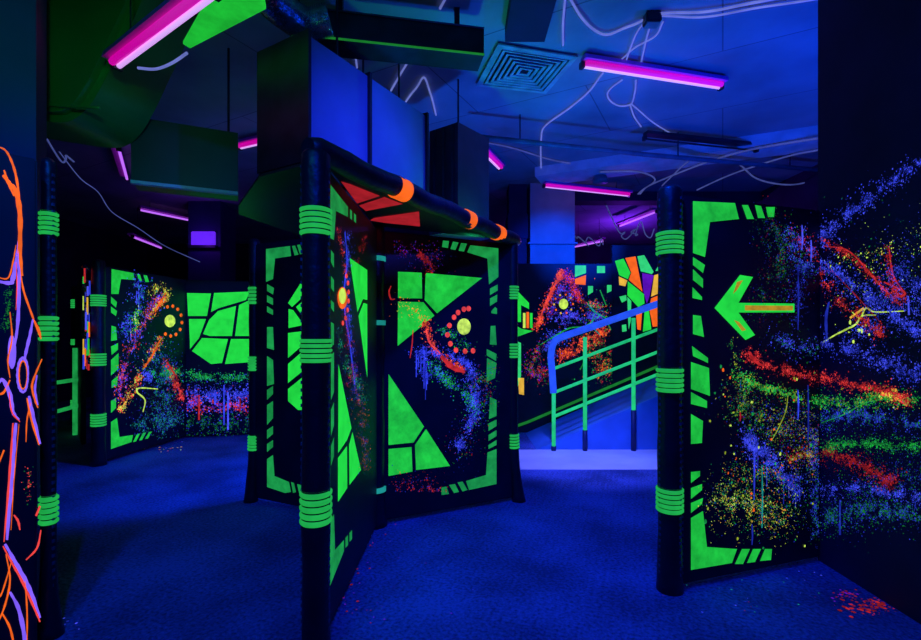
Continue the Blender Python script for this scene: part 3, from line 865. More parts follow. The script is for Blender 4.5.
hr([(10, 592), (19, 610), (25, 640), (26, 660)], 4.4, 1)
hr([(6, 554), (10, 580), (5, 605), (-3, 625)], 2.0, 0)
hr([(2, 613), (10, 628), (15, 650)], 2.4, 0, 0.002)
hr([(25, 581), (27, 610), (27, 650)], 1.6, 0, 0.002)
hr([(12, 560), (3, 590), (-2, 600)], 1.6, 0)
obj('painted_mural', bm, MU, ph)
bm = bmesh.new()
H_.spray(bm, [(10, 290), (6, 330)], 6, 90, [3], clip=(-5, 280, 40, 400), rmax=0.8)
H_.spray(bm, [(30, 470), (28, 500)], 8, 30, [3, 2], clip=(0, 450, 42, 560), rmax=0.8)
obj('paint_splatter', bm, MU, ph)['kind'] = 'stuff'

# ------------------------------------------------------------------ ramp, murals behind, railings
slope = 0.66 / 1.49; RX0 = 0.934; RX1 = 3.2
rz = (RX1 - RX0) * slope
bm = bmesh.new()
prism3(bm, [(RX0, 5.9, 0.001), (RX1, 5.9, 0.001), (RX1, 5.9, rz), (RX0, 5.9, 0.004)], (0, 1.0, 0))
box(bm, (RX1, 5.9, 0.001), (XR - 0.001, 6.9, rz))
tag(obj('ramp', bm, 'ramp', origin=(RX0, 5.9, 0)), 'blue-lit sloping ramp climbing to the right behind the green railing', 'ramp')

mb = thing('mural_wall', 'black wall along the ramp with red and blue splatter, a pale disc and a coloured mosaic', 'mural wall', (1.6, 7.0, 0))
M1 = Vector((-1.3, 7.0)); M2 = Vector((2.2, 7.0)); M3 = Vector((5.1, 7.0))
pm = panel(mb, M1, M2, h=2.45, t=0.08, z0=0.0)
pn = panel(mb, M2, M3, h=2.72, t=0.08, z0=0.0)
N_ = Plane((M1.x, M1.y), (M2.x, M2.y), shift=0.04)
bm = bmesh.new()
cn = (500, 266, 612, 425)
def sn(*a, **k): N_.spray(bm, *a, clip=cn, **k)
N_.disc(bm, 563.5, 304, 4.6, 5.2, S['Y'], 0.002)
for a in range(10):
    t = a * 0.62
    N_.disc(bm, 563.5 + 9.5 * math.cos(t), 304 + 9.5 * math.sin(t), 1.0, 1.1, S['A' if a % 2 else 'O'], 0.002, 7)
sn([(536, 330), (545, 308), (556, 282), (563, 272)], 5, 460, cols('O R Rp R'), rmax=1.2)
N_.ribbon(bm, [(538, 324), (547, 300), (556, 283), (564, 272)], 1.8, S['Rp'], 0.001)
sn([(562, 272), (572, 282), (578, 300)], 7, 320, cols('R Rp Rf P'), rmax=1.1)
sn([(548, 318), (560, 290), (572, 300)], 9, 300, cols('P V Rf Bd'), rmax=1.0)
sn([(555, 318), (575, 316), (600, 318)], 9, 480, cols('B V P Bd'), rmax=1.1)
sn([(555, 360), (575, 348), (590, 340), (604, 330)], 9, 460, cols('O R Rf Rp'), rmax=1.1)
sn([(540, 345), (532, 370), (545, 375)], 14, 260, cols('Rf R Gf P'), rmax=1.0)
sn([(590, 330), (600, 355), (610, 375)], 22, 460, cols('R Rf Gf Gd O'), rmax=0.9)
sn([(545, 350), (560, 335)], 12, 260, cols('B Bd V'), rmax=1.0)
sn([(585, 300), (605, 312)], 12, 260, cols('Rf O Gd Bd'), rmax=1.0)
for q, c, w_ in (([(540, 345), (555, 336), (570, 328), (585, 326), (600, 315)], 'Gd', 1.3), ([(588, 304), (595, 312), (606, 318)], 'C', 1.8),
                 ([(595, 312), (592, 325), (600, 335)], 'C', 1.2), ([(605, 317), (611, 330)], 'Gd', 1.2), ([(600, 290), (606, 305)], 'Gd', 1.2),
                 ([(580, 370), (590, 350)], 'Gf', 1.3)):
    N_.ribbon(bm, q, w_, S[c], 0.002)
obj('paint_splatter', bm, SPL, pm)['kind'] = 'stuff'
def mosaic(name, lst, parent, pl=N_, e=0.002):
    keys = sorted({c for c, _ in lst})
    bm = bmesh.new()
    for c, q in lst: pl.poly(bm, q, keys.index(c), e)
    return obj(name, bm, keys, parent)
mosaic('painted_blocks', [('Gb', [(516.5, 290), (529, 303), (529, 309), (521, 305), (521, 322), (516.5, 322)]),
    ('Y', [(523, 313), (525.5, 313), (525.5, 328), (523, 328)]), ('O', [(526.5, 312), (529, 312), (529, 328), (526.5, 328)]),
    ('Gb', [(530, 313), (532.5, 313), (532.5, 328), (530, 328)]), ('G', [(516.5, 326), (522, 329), (533, 331), (522, 335), (516.5, 337)]),
    ('Gm', [(516.5, 341), (521, 343), (521, 376), (518, 386), (516.5, 386)]), ('A', [(518, 378), (524, 378), (524, 395), (519, 394)]),
    ('Gm', [(575, 265.5), (586, 265.5), (586, 273), (575, 277)]), ('O', [(575, 279), (586, 275), (585.5, 285), (575, 284)]),
    ('Gm', [(597, 266), (605, 266), (605, 273), (597, 273)]), ('Gm', [(588, 286), (593, 286), (593, 292), (588, 295)]),
    ('Gm', [(607, 285), (611.5, 285), (611.5, 291), (607, 293)])], pm)
S_ = Plane((M2.x, M2.y), (M3.x, M3.y), shift=0.04)
def q5(l): return [(560 + x / 5.82, 240 + y / 5.82) for x, y in l]
mosaic('painted_mosaic', [
    ('Gb', q5([(320, 122), (370, 108), (410, 190), (395, 228), (345, 205)])),
    ('O', q5([(380, 105), (440, 95), (480, 300), (400, 232), (415, 190)])),
    ('Gm', q5([(450, 95), (490, 88), (545, 185), (535, 198), (470, 182)])),
    ('P', q5([(478, 192), (545, 205), (520, 330), (505, 370), (485, 300)])),
    ('A', q5([(342, 212), (392, 235), (380, 270), (345, 262)])),
    ('Gb', q5([(395, 240), (488, 315), (492, 370), (455, 390), (392, 322)])),
    ('Gm', q5([(555, 180), (600, 100), (600, 175)])),
    ('A', q5([(548, 205), (600, 190), (600, 300), (530, 330)])),
    ('O', q5([(530, 340), (600, 312), (600, 500), (540, 505), (520, 400)])),
    ('O', q5([(440, 400), (480, 385), (470, 525), (450, 520)])),
    ('Gb', q5([(495, 380), (515, 395), (532, 520), (482, 535)])),
    ('Gm', q5([(392, 330), (415, 355), (412, 470), (400, 520), (395, 440)])),
    ('Gm', q5([(360, 495), (385, 490), (388, 530), (362, 535)])),
    ('Gm', q5([(345, 330), (385, 320), (388, 350), (360, 365)]))], pn, S_)

bm = bmesh.new(); tube(bm, [at_y(508, 429, 6.93), at_y(528, 422, 6.93), at_y(668, 362, 6.93)], 0.02, 8); obj('skirting', bm, 'Gf', mb)
# railing by the ramp
YR = 5.84
rl = thing('railing', 'green metal railing with a thick blue handrail beside the ramp', 'railing', (1.15, YR, 0))
for px, yt, yb in ((553.7, 388, 446), (585, 337, 430), (633.5, 318, 410)):
    bm = bmesh.new(); a, b_ = at_y(px, yt, YR), at_y(px, yb, YR)
    tube(bm, [a, b_], 0.024, 10); ps = obj('post', bm, 'rail_green', rl)
    bm = bmesh.new(); b0 = Vector((b_.x, b_.y, 0.0)); tube(bm, [Vector((b_.x, b_.y, b_.z)), b0], 0.03, 10)
    obj('foot_sleeve', bm, 'sleeve', ps)
ext = lambda a, b_: (b_[0] + 45, b_[1] + (b_[1] - a[1]) / (b_[0] - a[0]) * 45)
for a, b_ in (((554, 368.5), (657.5, 329.5)), ((554, 392.5), (657.5, 352)), ((554, 416.5), (657.5, 374.5))):
    c = ext(a, b_); bm = bmesh.new(); tube(bm, [at_y(*a, YR), at_y(*c, YR)], 0.019, 10); obj('rail', bm, 'rail_green', rl)
bm = bmesh.new(); c = ext((557.7, 339), (657.5, 304))
tube(bm, smooth_pts([at_y(553.5, 393, YR), at_y(552, 370, YR), at_y(551, 355, YR), at_y(554, 342.5, YR), at_y(562, 337, YR), at_y(600, 324, YR), at_y(657.5, 304, YR), at_y(*c, YR)]), 0.042, 12)
obj('handrail', bm, 'rail_blue', rl)
# left railing
YL = 6.8
r2 = thing('railing', 'low green railing in the dark gap behind the near left partition', 'railing', (at_y(75, 400, YL).x, YL, 0))
for px in (75,):
    bm = bmesh.new(); a = at_y(px, 348, YL); tube(bm, [Vector((a.x, a.y, 0)), a], 0.03, 10); obj('post', bm, 'Gd' if px == 75 else 'Gf', r2)
for a, b_ in (((40, 385), (84, 378.5)), ((40, 416), (84, 404))):
    bm = bmesh.new(); tube(bm, [at_y(*a, YL), at_y(*b_, YL)], 0.028, 10); obj('rail', bm, 'Gd' if a[1] > 360 else 'Gf', r2)


# ------------------------------------------------------------------ ceiling services
def fixture(p0, p1, label, tube_mat='tube', w_=0.05, rod=True, lit=True, off=0.035):
    p0 = Vector(p0); p1 = Vector(p1); d = (p1 - p0).normalized()
    side = d.cross(Vector((0, 0, 1))).normalized(); up = Vector((0, 0, 1))
    mid = (p0 + p1) / 2
    t = thing('tube_light', label, 'light', mid, 'ultraviolet tube lights on the ceiling')
    bm = bmesh.new()
    a, b_ = p0 - d * 0.03, p1 + d * 0.03
    z0 = up * 0.03
    far = side if side.y < 0 else -side
    prism3(bm, [a + z0 - far * 0.014, a + z0 + far * 0.09, a + z0 + far * 0.08 + up * 0.04, a + z0 - far * 0.012 + up * 0.04], b_ - a)
    obj('housing', bm, 'fixture' if lit else 'darkmetal', t)
    if lit and tube_mat == 'tube':
        # magenta light on the housing, put in as a glowing strip beside the tube
        far = side if side.y < 0 else -side
        bm = bmesh.new(); tube(bm, [p0 + far * 0.040 + up * 0.008, p1 + far * 0.040 + up * 0.008], 0.023, 8)
        obj('magenta_glow', bm, 'tubeglow', t)
    bm = bmesh.new(); tube(bm, [p0, p1], 0.017 if lit else 0.011, 10); obj('lamp_tube', bm, tube_mat if lit else 'darkmetal', t)
    for q in (p0, p1):
        s_ = -1 if q is p0 else 1
        bm = bmesh.new(); e0 = q + d * 0.004 * s_
        prism3(bm, [e0 - side * 0.028 - up * 0.02, e0 + side * 0.028 - up * 0.02, e0 + side * 0.028 + up * 0.035, e0 - side * 0.028 + up * 0.035], d * 0.03 * s_)
        obj('end_cap', bm, 'darkmetal', t)
    if rod:
        for k in (0.15, 0.85):
            c = p0.lerp(p1, k) + up * 0.08
            if CEIL - c.z > 0.01:
                bm = bmesh.new(); tube(bm, [c, Vector((c.x, c.y, CEIL))], 0.005, 6); obj('hanger', bm, 'darkmetal', t)
    return t


fixture(Z(119, 66, 3.2), Z(213, -4, 3.2), 'magenta tube light at top left under the large green-tinted duct')
fixture(Z(584, 66.5, 3.8), Z(719, 87.5, 3.8), 'long bright magenta tube light right of the square ceiling vent')
fixture(Z(545, 186.5, 3.7), Z(628, 195.5, 3.7), 'magenta tube light crossing the top of the blue-lit pillar')
fixture(Z(470, 140, 3.8), Z(499, 168.5, 3.8), 'magenta tube light showing only its end right of the brown duct')
fixture(Z(119, 150, 3.8), Z(127, 179, 3.8), 'steep magenta tube light just below the large green-tinted duct', 'tube_far')
fixture(Z(241, 148, 3.8), Z(300, 134, 3.8), 'magenta tube light half hidden left of the hanging blue-lit duct')
fixture(Z(140, 210, 3.7), Z(200, 222.5, 3.7), 'violet tube light over the left partition, the longer of the far pair', 'tube_far')
fixture(Z(133, 237, 3.3), Z(161, 248, 3.3), 'short violet tube light lowest at far left above the left partition', 'tube_far')
fixture(Z(656, 212, 3.7), Z(620, 226, 3.7), 'thin violet tube light among looped cables left of the right partition post', 'tube_far')
fixture(Z(604, 241, 3.4), Z(574, 247, 3.4), 'faint violet tube light just right of the blue-lit pillar', 'tube_far')
fixture(Z(646, 139, 3.75), Z(755, 150.5, 3.75), 'unlit black tube fixture right of the looped white cables', lit=False)

# square vent
bm_pts = [Z(498, 41, CEIL), Z(578, 54, CEIL), Z(546, 91, CEIL), Z(476, 83, CEIL)]
cc = sum(bm_pts, Vector()) / 4
vt = thing('ceiling_vent', 'square louvred ceiling vent lit green between the dark beam and the bright tube light', 'vent', (cc.x, cc.y, CEIL))
def ring(bm, k0, k1, z0, z1):
    o_ = [cc + (p - cc) * k0 for p in bm_pts]; i_ = [cc + (p - cc) * k1 for p in bm_pts]
    vo0 = [bm.verts.new((p.x, p.y, z0)) for p in o_]; vi0 = [bm.verts.new((p.x, p.y, z1)) for p in i_]
    vo1 = [bm.verts.new((p.x, p.y, z0 + 0.012)) for p in o_]; vi1 = [bm.verts.new((p.x, p.y, z1 + 0.012)) for p in i_]
    for i in range(4):
        j = (i + 1) % 4
        bm.faces.new((vo0[i], vo0[j], vi0[j], vi0[i])); bm.faces.new((vo1[j], vo1[i], vi1[i], vi1[j]))
        bm.faces.new((vo0[j], vo0[i], vo1[i], vo1[j])); bm.faces.new((vi0[i], vi0[j], vi1[j], vi1[i]))
bm = bmesh.new(); ring(bm, 1.0, 0.86, CEIL - 0.03, CEIL - 0.035); obj('frame', bm, 'vent', vt)
bm = bmesh.new(); ring(bm, 0.88, 0.02, CEIL - 0.014, CEIL - 0.014); obj('backing', bm, 'darkmetal', vt)
for k in range(6):
    a = 0.82 - k * 0.13
    bm = bmesh.new(); ring(bm, a, a - 0.07, CEIL - 0.035, CEIL - 0.03); obj('louvre', bm, 'vent', vt)

# hanging rectangular duct with flanges
U = Vector((0.51, 0.86, 0)).normalized(); W_ = Vector((-0.86, 0.51, 0)).normalized()
c0 = Vector((-0.99, 3.08, 0)); DZ0, DZ1 = 2.55, 3.34
hd = thing('air_duct', 'blue-lit rectangular air duct with flanged joints hanging above the middle partition', 'duct', (c0.x, c0.y, DZ0))
def obox(bm, o, u0, u1, w0, w1, z0, z1):
    prism(bm, [o + U * u0 + W_ * w0, o + U * u1 + W_ * w0, o + U * u1 + W_ * w1, o + U * u0 + W_ * w1], z0, z1)
for i, (a, b_) in enumerate(((0, 0.585), (0.60, 1.33))):
    bm = bmesh.new(); obox(bm, c0, a, b_, 0, 0.46, DZ0, DZ1)
    obj('duct_section', bm, 'duct', hd)
for a in (-0.004, 0.58, 1.33):
    bm = bmesh.new(); obox(bm, c0, a, a + 0.024, -0.025, 0.485, DZ0 - 0.025, DZ1 + 0.025); obj('flange', bm, 'darkmetal', hd)
for a in (0.3, 1.0):
    for w0 in (0.03, 0.42):
        bm = bmesh.new(); obox(bm, c0, a, a + 0.012, w0, w0 + 0.012, DZ1, CEIL); obj('hanger', bm, 'darkmetal', hd)
# brown box beyond it
bb = Z(458, 122, 3.33)
bm = bmesh.new()
ang = math.radians(28); ux = Vector((math.cos(ang), math.sin(ang), 0)); uy = Vector((-math.sin(ang) * 1.2, math.cos(ang), 0)).normalized()
p_ = Vector((bb.x, bb.y, 0))
prism(bm, [p_, p_ + Vector((0.30, 0.36, 0)), p_ + Vector((-0.05, 0.78, 0)), p_ + Vector((-0.27, 0.20, 0))], 2.35, 3.33)
bx_ = thing('air_duct', 'dark brown vertical duct box behind the end of the blue-lit duct', 'duct', (bb.x, bb.y, 2.35))
obj('duct_section', bm, 'duct_brown', bx_)
for k in (0.18, 0.5, 0.82):
    bm = bmesh.new(); q = p_ + Vector((-0.27, 0.20, 0)) * k
    prism(bm, [q + Vector((-0.012, -0.016, 0)), q + Vector((0.008, -0.018, 0)), q + Vector((0.01, 0.01, 0))], 2.36, 3.32); obj('seam', bm, 'darkmetal', bx_)
bm = bmesh.new(); tube(bm, [Vector((bb.x, bb.y + 0.35, 3.32)), Vector((bb.x, bb.y + 0.35, CEIL))], 0.01, 6); obj('hanger', bm, 'darkmetal', bx_)

# long left duct with a wide junction plate
lo0 = Z(131, 180, 2.62); lo1 = Z(238, 192, 2.62)
ld = thing('air_duct', 'wide dark navy duct crossing at left, meeting the hanging blue-lit duct', 'duct', (lo1.x, lo1.y, 2.62))
dd = (lo1 - lo0).normalized(); nn = Vector((-dd.y, dd.x, 0))
bm = bmesh.new(); prism(bm, [lo0, lo1, lo1 + nn * 0.3, lo0 + nn * 0.3], 2.62, 3.12); obj('duct_section', bm, 'duct_dark', ld)
bm = bmesh.new(); prism(bm, [lo0 - nn * 0.03, lo1 - nn * 0.03, lo1 + nn * 0.02, lo0 + nn * 0.02], 2.59, 2.615); obj('lower_lip', bm, 'beam', ld)
bm = bmesh.new()
e1 = c0 + W_ * 0.46
prism(bm, [(lo1.x + 0.005, lo1.y), (e1.x, e1.y), (c0.x, c0.y), (c0.x - 0.15, c0.y + 0.8), (-1.75, 5.3), (lo1.x + 0.005 + nn.x * .3, lo1.y + nn.y * .3)], 2.50, 2.52)
obj('junction_plate', bm, 'duct_dark', ld)
for k in (0.1, 0.9):
    q = lo0.lerp(lo1, k) + nn * 0.15; bm = bmesh.new(); tube(bm, [Vector((q.x, q.y, 3.12)), Vector((q.x, q.y, CEIL))], 0.01, 6); obj('hanger', bm, 'darkmetal', ld)

# big rounded duct at top left
YD = 3.75
prof = [(15, -25), (205, -25), (196, 15), (184, 48), (170, 78), (156, 108), (142, 132), (128, 145), (112, 148), (80, 144), (50, 139), (15, 134)]
prof = smooth_pts([(x, y, 0) for x, y in prof[2:]], 4)
pts3 = [at_y(15, -25, YD), at_y(200, -25, YD)] + [at_y(p.x, p.y, YD) for p in prof]
for p in pts3: p.z = min(p.z, CEIL - 0.01)
bm = bmesh.new(); prism3(bm, pts3, (-0.06, -0.5, 0))
ge = [e for e in bm.edges if e.calc_length() > 0.0 and all(abs(v.co.y - YD + 0.5) < 1e-4 for v in e.verts)]
bmesh.ops.bevel(bm, geom=ge, offset=0.05, segments=4, affect='EDGES')
M['duct_big'] = plain('duct_big_sheet', (0.06, 0.30, 0.06), 0.38, 0.3, vary=0.3, scale=1.2)
bd = thing('air_duct', 'large rounded green-tinted duct at top left above the near left partition', 'duct', (pts3[0].x, YD, 2.7))
obj('duct_section', bm, 'duct_big', bd, smooth=False)
bm = bmesh.new(); YD -= 0.5; q0 = at_y(18, 128, YD - 0.012); q1 = at_y(126, 140, YD - 0.012)
tube(bm, smooth_pts([at_y(15, 100, YD - 0.008), at_y(60, 106, YD - 0.008), at_y(100, 108, YD - 0.008)]), 0.01, 8); obj('seam', bm, 'duct_big', bd)

# fluorescent green board on the ceiling
bm = bmesh.new(); prism(bm, [Z(183, 44, 3.42), Z(190, 48.5, 3.42), Z(266, 9, 3.42), Z(262, -14, 3.42), Z(216, -14, 3.42)], 3.42, 3.44)
M['gpanel'] = glow('green_board', (0.01, 0.42, 0.03), 1.0, 0.35, 4)
gb = thing('ceiling_board', 'bright green board hanging flat beside the top left tube light', 'board', Z(225, 20, 3.42))
obj('board', bm, 'gpanel', gb)
q = Z(225, 20, 3.42)
bm = bmesh.new(); tube(bm, [Vector((q.x, q.y, 3.44)), Vector((q.x, q.y, CEIL))], 0.008, 6); obj('hanger', bm, 'darkmetal', gb)

# dark beam across the top
b0 = Z(312, 37, 3.5); b1 = Z(484, 55.5, 3.5); dd = (b1 - b0).normalized(); nn = Vector((-dd.y, dd.x, 0))
bm = bmesh.new(); prism(bm, [b0 - dd * 0.1, b1, b1 + nn * 0.22, b0 - dd * 0.1 + nn * 0.22], 3.5, 3.71)
bt = thing('ceiling_beam', 'black beam crossing the top left of the square vent', 'beam', (b0.x, b0.y, 3.5))
obj('beam', bm, 'darkmetal', bt)
bm = bmesh.new(); tube(bm, [b0 - nn * 0.012, b1 - nn * 0.012], 0.008, 8); obj('edge_strip', bm, 'Gf', bt)
bm = bmesh.new(); q0 = b0 - nn * 0.01; q1 = b1 - nn * 0.01; q0.z = q1.z = 3.70; tube(bm, [q0, q1], 0.006, 8); obj('upper_conduit', bm, 'lace', bt)
for k in (0.15, 0.85):
    q = b0.lerp(b1, k) + nn * 0.11; bm = bmesh.new(); box(bm, (q.x - 0.02, q.y - 0.02, 3.71), (q.x + 0.02, q.y + 0.02, CEIL)); obj('hanger', bm, 'darkmetal', bt)

# dark slab in place of the shade on the ceiling above the vent
bm = bmesh.new()
va, vb = Z(505, 42, 3.78), Z(505, -30, 3.78)
box(bm, (va.x, 2.4, 3.78), (va.x + 0.32, va.y, CEIL - 0.001))
tag(obj('ceiling_shade', bm, 'wall', origin=(va.x, 3.0, 3.78)), 'dark slab standing in for shaded ceiling at the top edge above the square vent', 'ceiling shade')

# foil flexible duct
bm = bmesh.new(); pts = smooth_pts([Z(256, -22, 3.55), Z(268, -4, 3.55), Z(285, 12, 3.55), Z(306, 24, 3.56), Z(330, 20, 3.6)], 22)
tube(bm, pts, 0.10, 16, rfun=lambda i, n: 1 + (0.10 if i % 2 else -0.04))
tag(obj('flexible_duct', bm, 'foil', origin=pts[40]), 'crinkled silver flexible duct at the top edge above the hanging duct', 'duct')

# pipe and pale downstand beam, far ceiling
bm = bmesh.new(); tube(bm, [Z(480, 137, 3.6), Z(650, 155, 3.6), Z(830, 171, 3.6)], 0.028, 10)
pp = thing('pipe', 'grey-green pipe running under the far ceiling towards the right wall', 'pipe', Z(650, 155, 3.6))
obj('pipe_run', bm, 'pipe', pp)
for px in (520, 678, 790):
    q = Z(px, 137 + (px - 480) * 0.1, 3.6); bm = bmesh.new(); tube(bm, [q, Vector((q.x, q.y, CEIL))], 0.008, 6); obj('hanger', bm, 'darkmetal', pp)
e0 = Vector((XR - 0.05, 5.28, 0)); e1 = Vector((1.1, 7.1, 0)); dd = (e1 - e0).normalized(); nn = Vector((dd.y, -dd.x, 0))
if nn.y < 0: nn = -nn
bm = bmesh.new(); prism(bm, [e0, e1, e1 + nn * 0.5, e0 + nn * 0.5], 3.76, CEIL - 0.001)
struct('trim_1', bm, 'beam')
bm = bmesh.new(); box(bm, (1.95, 8.3, 3.74), (XR - 0.001, 8.6, CEIL - 0.001)); struct('trim_2', bm, 'wall')

# small lamp near the far magenta light
q = Z(600, 172, 3.82)
sl = thing('spotlight', 'small round unlit spotlight above the magenta light by the pillar', 'light', (q.x, q.y, CEIL))
bm = bmesh.new(); lathe(bm, q.x, q.y, [(0.02, 3.66), (0.11, 3.66), (0.12, 3.70), (0.09, 3.76), (0.04, 3.80)], 18); obj('shade', bm, 'pipe', sl)
bm = bmesh.new(); tube(bm, [Vector((q.x, q.y, 3.79)), Vector((q.x, q.y, CEIL))], 0.02, 8); obj('stem', bm, 'darkmetal', sl)

# junction box
q = Z(652, 18, 3.87)
jb = thing('junction_box', 'small dark junction box where the white cables meet on the ceiling', 'junction box', (q.x, q.y, CEIL))
bm = bmesh.new(); box(bm, (q.x - 0.06, q.y - 0.05, 3.82), (q.x + 0.06, q.y + 0.05, CEIL - 0.0005)); bmesh.ops.bevel(bm, geom=bm.edges[:], offset=0.01, segments=2, affect='EDGES'); obj('housing', bm, 'darkmetal', jb)
bm = bmesh.new(); box(bm, (q.x - 0.05, q.y - 0.04, 3.812), (q.x + 0.05, q.y + 0.04, 3.82)); obj('lid', bm, 'pipe', jb)

CZ = 3.875
cables = [
    ([(566, -8), (564, 10), (563, 25), (563, 45)], 0.011, 'cable', 'white cable dropping straight beside the top of the square vent'),
    ([(566, -8), (580, 15), (595, 31), (610, 34), (630, 26), (650, 17)], 0.012, 'cable', 'white cable sagging from the top edge into the junction box'),
    ([(655, 14), (700, 12), (750, 4), (800, -8)], 0.012, 'cable', 'upper white cable from the junction box to the top edge'),
    ([(655, 16), (700, 17), (760, 8), (830, -4)], 0.010, 'cable', 'lower white cable from the junction box to the top edge'),
    ([(646, 21), (636, 34), (630, 50), (624, 66)], 0.009, 'cable', 'leftmost white cable falling from the junction box to the tube light'),
    ([(663, 22), (656, 35), (635, 48), (620, 60), (611, 66)], 0.009, 'cable', 'white cable curving left across the others below the junction box'),
    ([(650, 27), (645, 45), (640, 68)], 0.009, 'cable', 'straight middle white cable below the junction box'),
    ([(622, 80), (608, 92), (611, 102), (622, 106), (631, 104), (635, 92), (636, 80)], 0.010, 'cable', 'white cable loop hanging just below the long tube light'),
    ([(630, 105), (634, 116), (641, 127)], 0.010, 'cable', 'short white cable end below the loop'),
    ([(631, 104), (650, 120), (674, 136)], 0.009, 'cable', 'white cable from the loop down to the unlit fixture'),
    ([(603, 73), (590, 90), (570, 108), (546, 125), (541, 140), (541, 172)], 0.012, 'cable', 'white cable running from the long tube light down to the blue-lit pillar'),
    ([(349, 42), (355, 55), (357, 68)], 0.011, 'cable', 'short white cable left under the black beam'),
    ([(417, 51), (404, 68), (391, 91)], 0.012, 'cable', 'slanting white cable under the black beam'),
    ([(405, 103), (416, 88), (424, 78), (430, 92), (436, 115)], 0.012, 'cable', 'white cable bent to a peak above the hanging duct'),
    ([(448, -6), (440, 9)], 0.012, 'cable', 'bit of white cable at the top edge above the black beam'),
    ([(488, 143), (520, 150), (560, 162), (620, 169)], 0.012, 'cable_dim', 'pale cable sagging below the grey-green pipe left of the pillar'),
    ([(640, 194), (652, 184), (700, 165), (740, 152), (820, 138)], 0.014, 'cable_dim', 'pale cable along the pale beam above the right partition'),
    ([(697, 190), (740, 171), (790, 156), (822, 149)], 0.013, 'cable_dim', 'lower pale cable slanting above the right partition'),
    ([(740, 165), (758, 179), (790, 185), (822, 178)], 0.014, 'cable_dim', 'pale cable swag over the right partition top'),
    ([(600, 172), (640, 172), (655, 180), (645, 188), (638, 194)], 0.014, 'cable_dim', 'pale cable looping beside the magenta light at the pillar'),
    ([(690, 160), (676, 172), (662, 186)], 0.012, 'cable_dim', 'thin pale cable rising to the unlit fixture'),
]
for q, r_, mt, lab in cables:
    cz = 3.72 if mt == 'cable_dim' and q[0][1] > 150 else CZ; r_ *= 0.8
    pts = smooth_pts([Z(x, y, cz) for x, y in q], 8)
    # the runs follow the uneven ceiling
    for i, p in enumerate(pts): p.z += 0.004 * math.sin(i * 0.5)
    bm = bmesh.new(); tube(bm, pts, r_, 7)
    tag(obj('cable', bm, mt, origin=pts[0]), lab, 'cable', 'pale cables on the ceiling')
pts = smooth_pts([Z(138, 68, 3.17), Z(156, 69, 3.15), Z(172, 63, 3.15), Z(187, 53, 3.17)], 8)
bm = bmesh.new(); tube(bm, pts, 0.009, 7); tag(obj('cable', bm, 'cable', origin=pts[0]), 'thick white cable arc drooping below the top left tube light', 'cable', 'pale cables on the ceiling')
# looped far cables
def tangle(px0, py0, sx, sy, n, Y_, lab, seed):
    rg = random.Random(seed)
    pts = [at_y(px0 - sx * 1.3, py0 - sy * 1.2, Y_)]
    for i in range(n):
        f = i / (n - 1)
        pts.append(at_y(px0 + sx * (2 * f - 1) + rg.uniform(-.35, .35) * sx, py0 + rg.uniform(-1, 1) * sy, Y_ + rg.uniform(-.1, .1)))
    pts[0] = pts[0] + Vector((-0.25, 0, 0)); pts[0].z = CEIL - 0.01
    q = smooth_pts(pts, 8); bm = bmesh.new(); tube(bm, q, 0.010, 6)
    tag(obj('cable', bm, 'cable_dim', origin=q[0]), lab, 'cable', 'pale cables on the ceiling')
tangle(636, 230, 15, 9, 12, 8.6, 'tangle of pale cable loops beside the thin violet tube light', 3)
tangle(590, 242, 12, 6, 8, 9.8, 'pale loops of cable by the faint violet tube light', 4)
tangle(66, 156, 7, 7, 4, 5.5, 'pale zigzag cable hanging under the large rounded duct', 5)
q = smooth_pts([at_y(58, 150, 6.5), at_y(80, 178, 6.7), at_y(98, 192, 6.9), at_y(112, 212, 7.2), at_y(138, 228, 7.5), at_y(165, 246, 7.8), at_y(200, 262, 8.2)], 8)
bm = bmesh.new(); tube(bm, q, 0.007, 6)
tag(obj('cable', bm, 'cable_dim', origin=q[0]), 'long faint cable slanting down at far left behind the partition post', 'cable', 'pale cables on the ceiling')
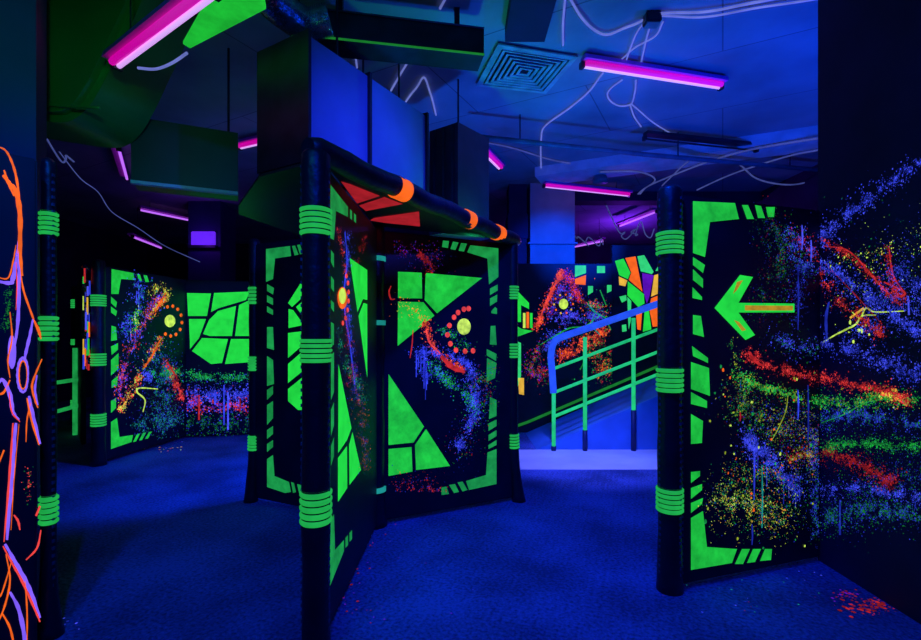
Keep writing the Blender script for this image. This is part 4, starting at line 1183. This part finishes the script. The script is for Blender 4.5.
# violet lamp on the far pillar
vl = thing('wall_lamp', 'small violet lamp glowing near the top of the far left pillar', 'light', (-4.75, 8.9, 3.12))
bm = bmesh.new(); box(bm, (-5.0, 8.80, 3.02), (-4.5, 8.899, 3.07)); obj('shelf_bracket', bm, 'darkmetal', vl)
M['violet'] = glow('violet_lamp_glass', (0.14, 0.02, 0.85), 0.9, 0.1)
bm = bmesh.new(); box(bm, (-4.97, 8.84, 3.07), (-4.53, 8.898, 3.33)); bmesh.ops.bevel(bm, geom=bm.edges[:], offset=0.015, segments=2, affect='EDGES'); obj('glass', bm, 'violet', vl)

# ------------------------------------------------------------------ paint spots on the carpet
def floor_spots(name, label, blobs):
    bm = bmesh.new()
    for px, py, sx, sy, n_, cs, rm in blobs:
        for _ in range(n_):
            x, y = random.gauss(px, sx), random.gauss(py, sy)
            if y < 345: continue
            Y = F * CAMZ / (y - 336); c = Vector(((x - 460.5) / F * Y, Y, 0.0012 + random.uniform(0, 0.0006)))
            r_ = random.uniform(0.25, 1) ** 2 * rm; k = 7; a0 = random.random() * 6
            f = bm.faces.new([bm.verts.new(c + Vector((math.cos(a0 + 2 * math.pi * i / k), math.sin(a0 + 2 * math.pi * i / k), 0)) * r_ * random.uniform(0.7, 1.2)) for i in range(k)])
            f.material_index = random.choice(cs)
    o = obj(name, bm, SPL); o['kind'] = 'stuff'; tag(o, label, 'paint')
    return o
floor_spots('paint_splatter', 'pink and pale paint spots on the blue carpet by the right partition and wall',
            [(870, 606, 12, 5, 110, cols('Rf Rf R'), 0.012), (845, 596, 8, 4, 50, cols('Rf P'), 0.009), (745, 595, 45, 14, 45, cols('C B Rf V'), 0.006), (790, 580, 30, 8, 26, cols('V C B'), 0.006)])
floor_spots('paint_splatter', 'faint red and violet paint spots on the carpet at the foot of the near middle post',
            [(348, 585, 7, 12, 26, cols('Rf Rf P'), 0.010), (362, 530, 10, 18, 40, cols('Rf P B'), 0.006), (420, 560, 40, 30, 40, cols('P B Bd'), 0.005), (372, 615, 16, 12, 18, cols('P Rf'), 0.006)])
floor_spots('paint_splatter', 'pale crumbs of paint along the foot of the far left partition',
            [(160, 449, 12, 2, 18, cols('O A V Y'), 0.014), (185, 443, 10, 1.5, 8, cols('V B'), 0.012), (68, 625, 7, 5, 12, cols('V Bd'), 0.008)])
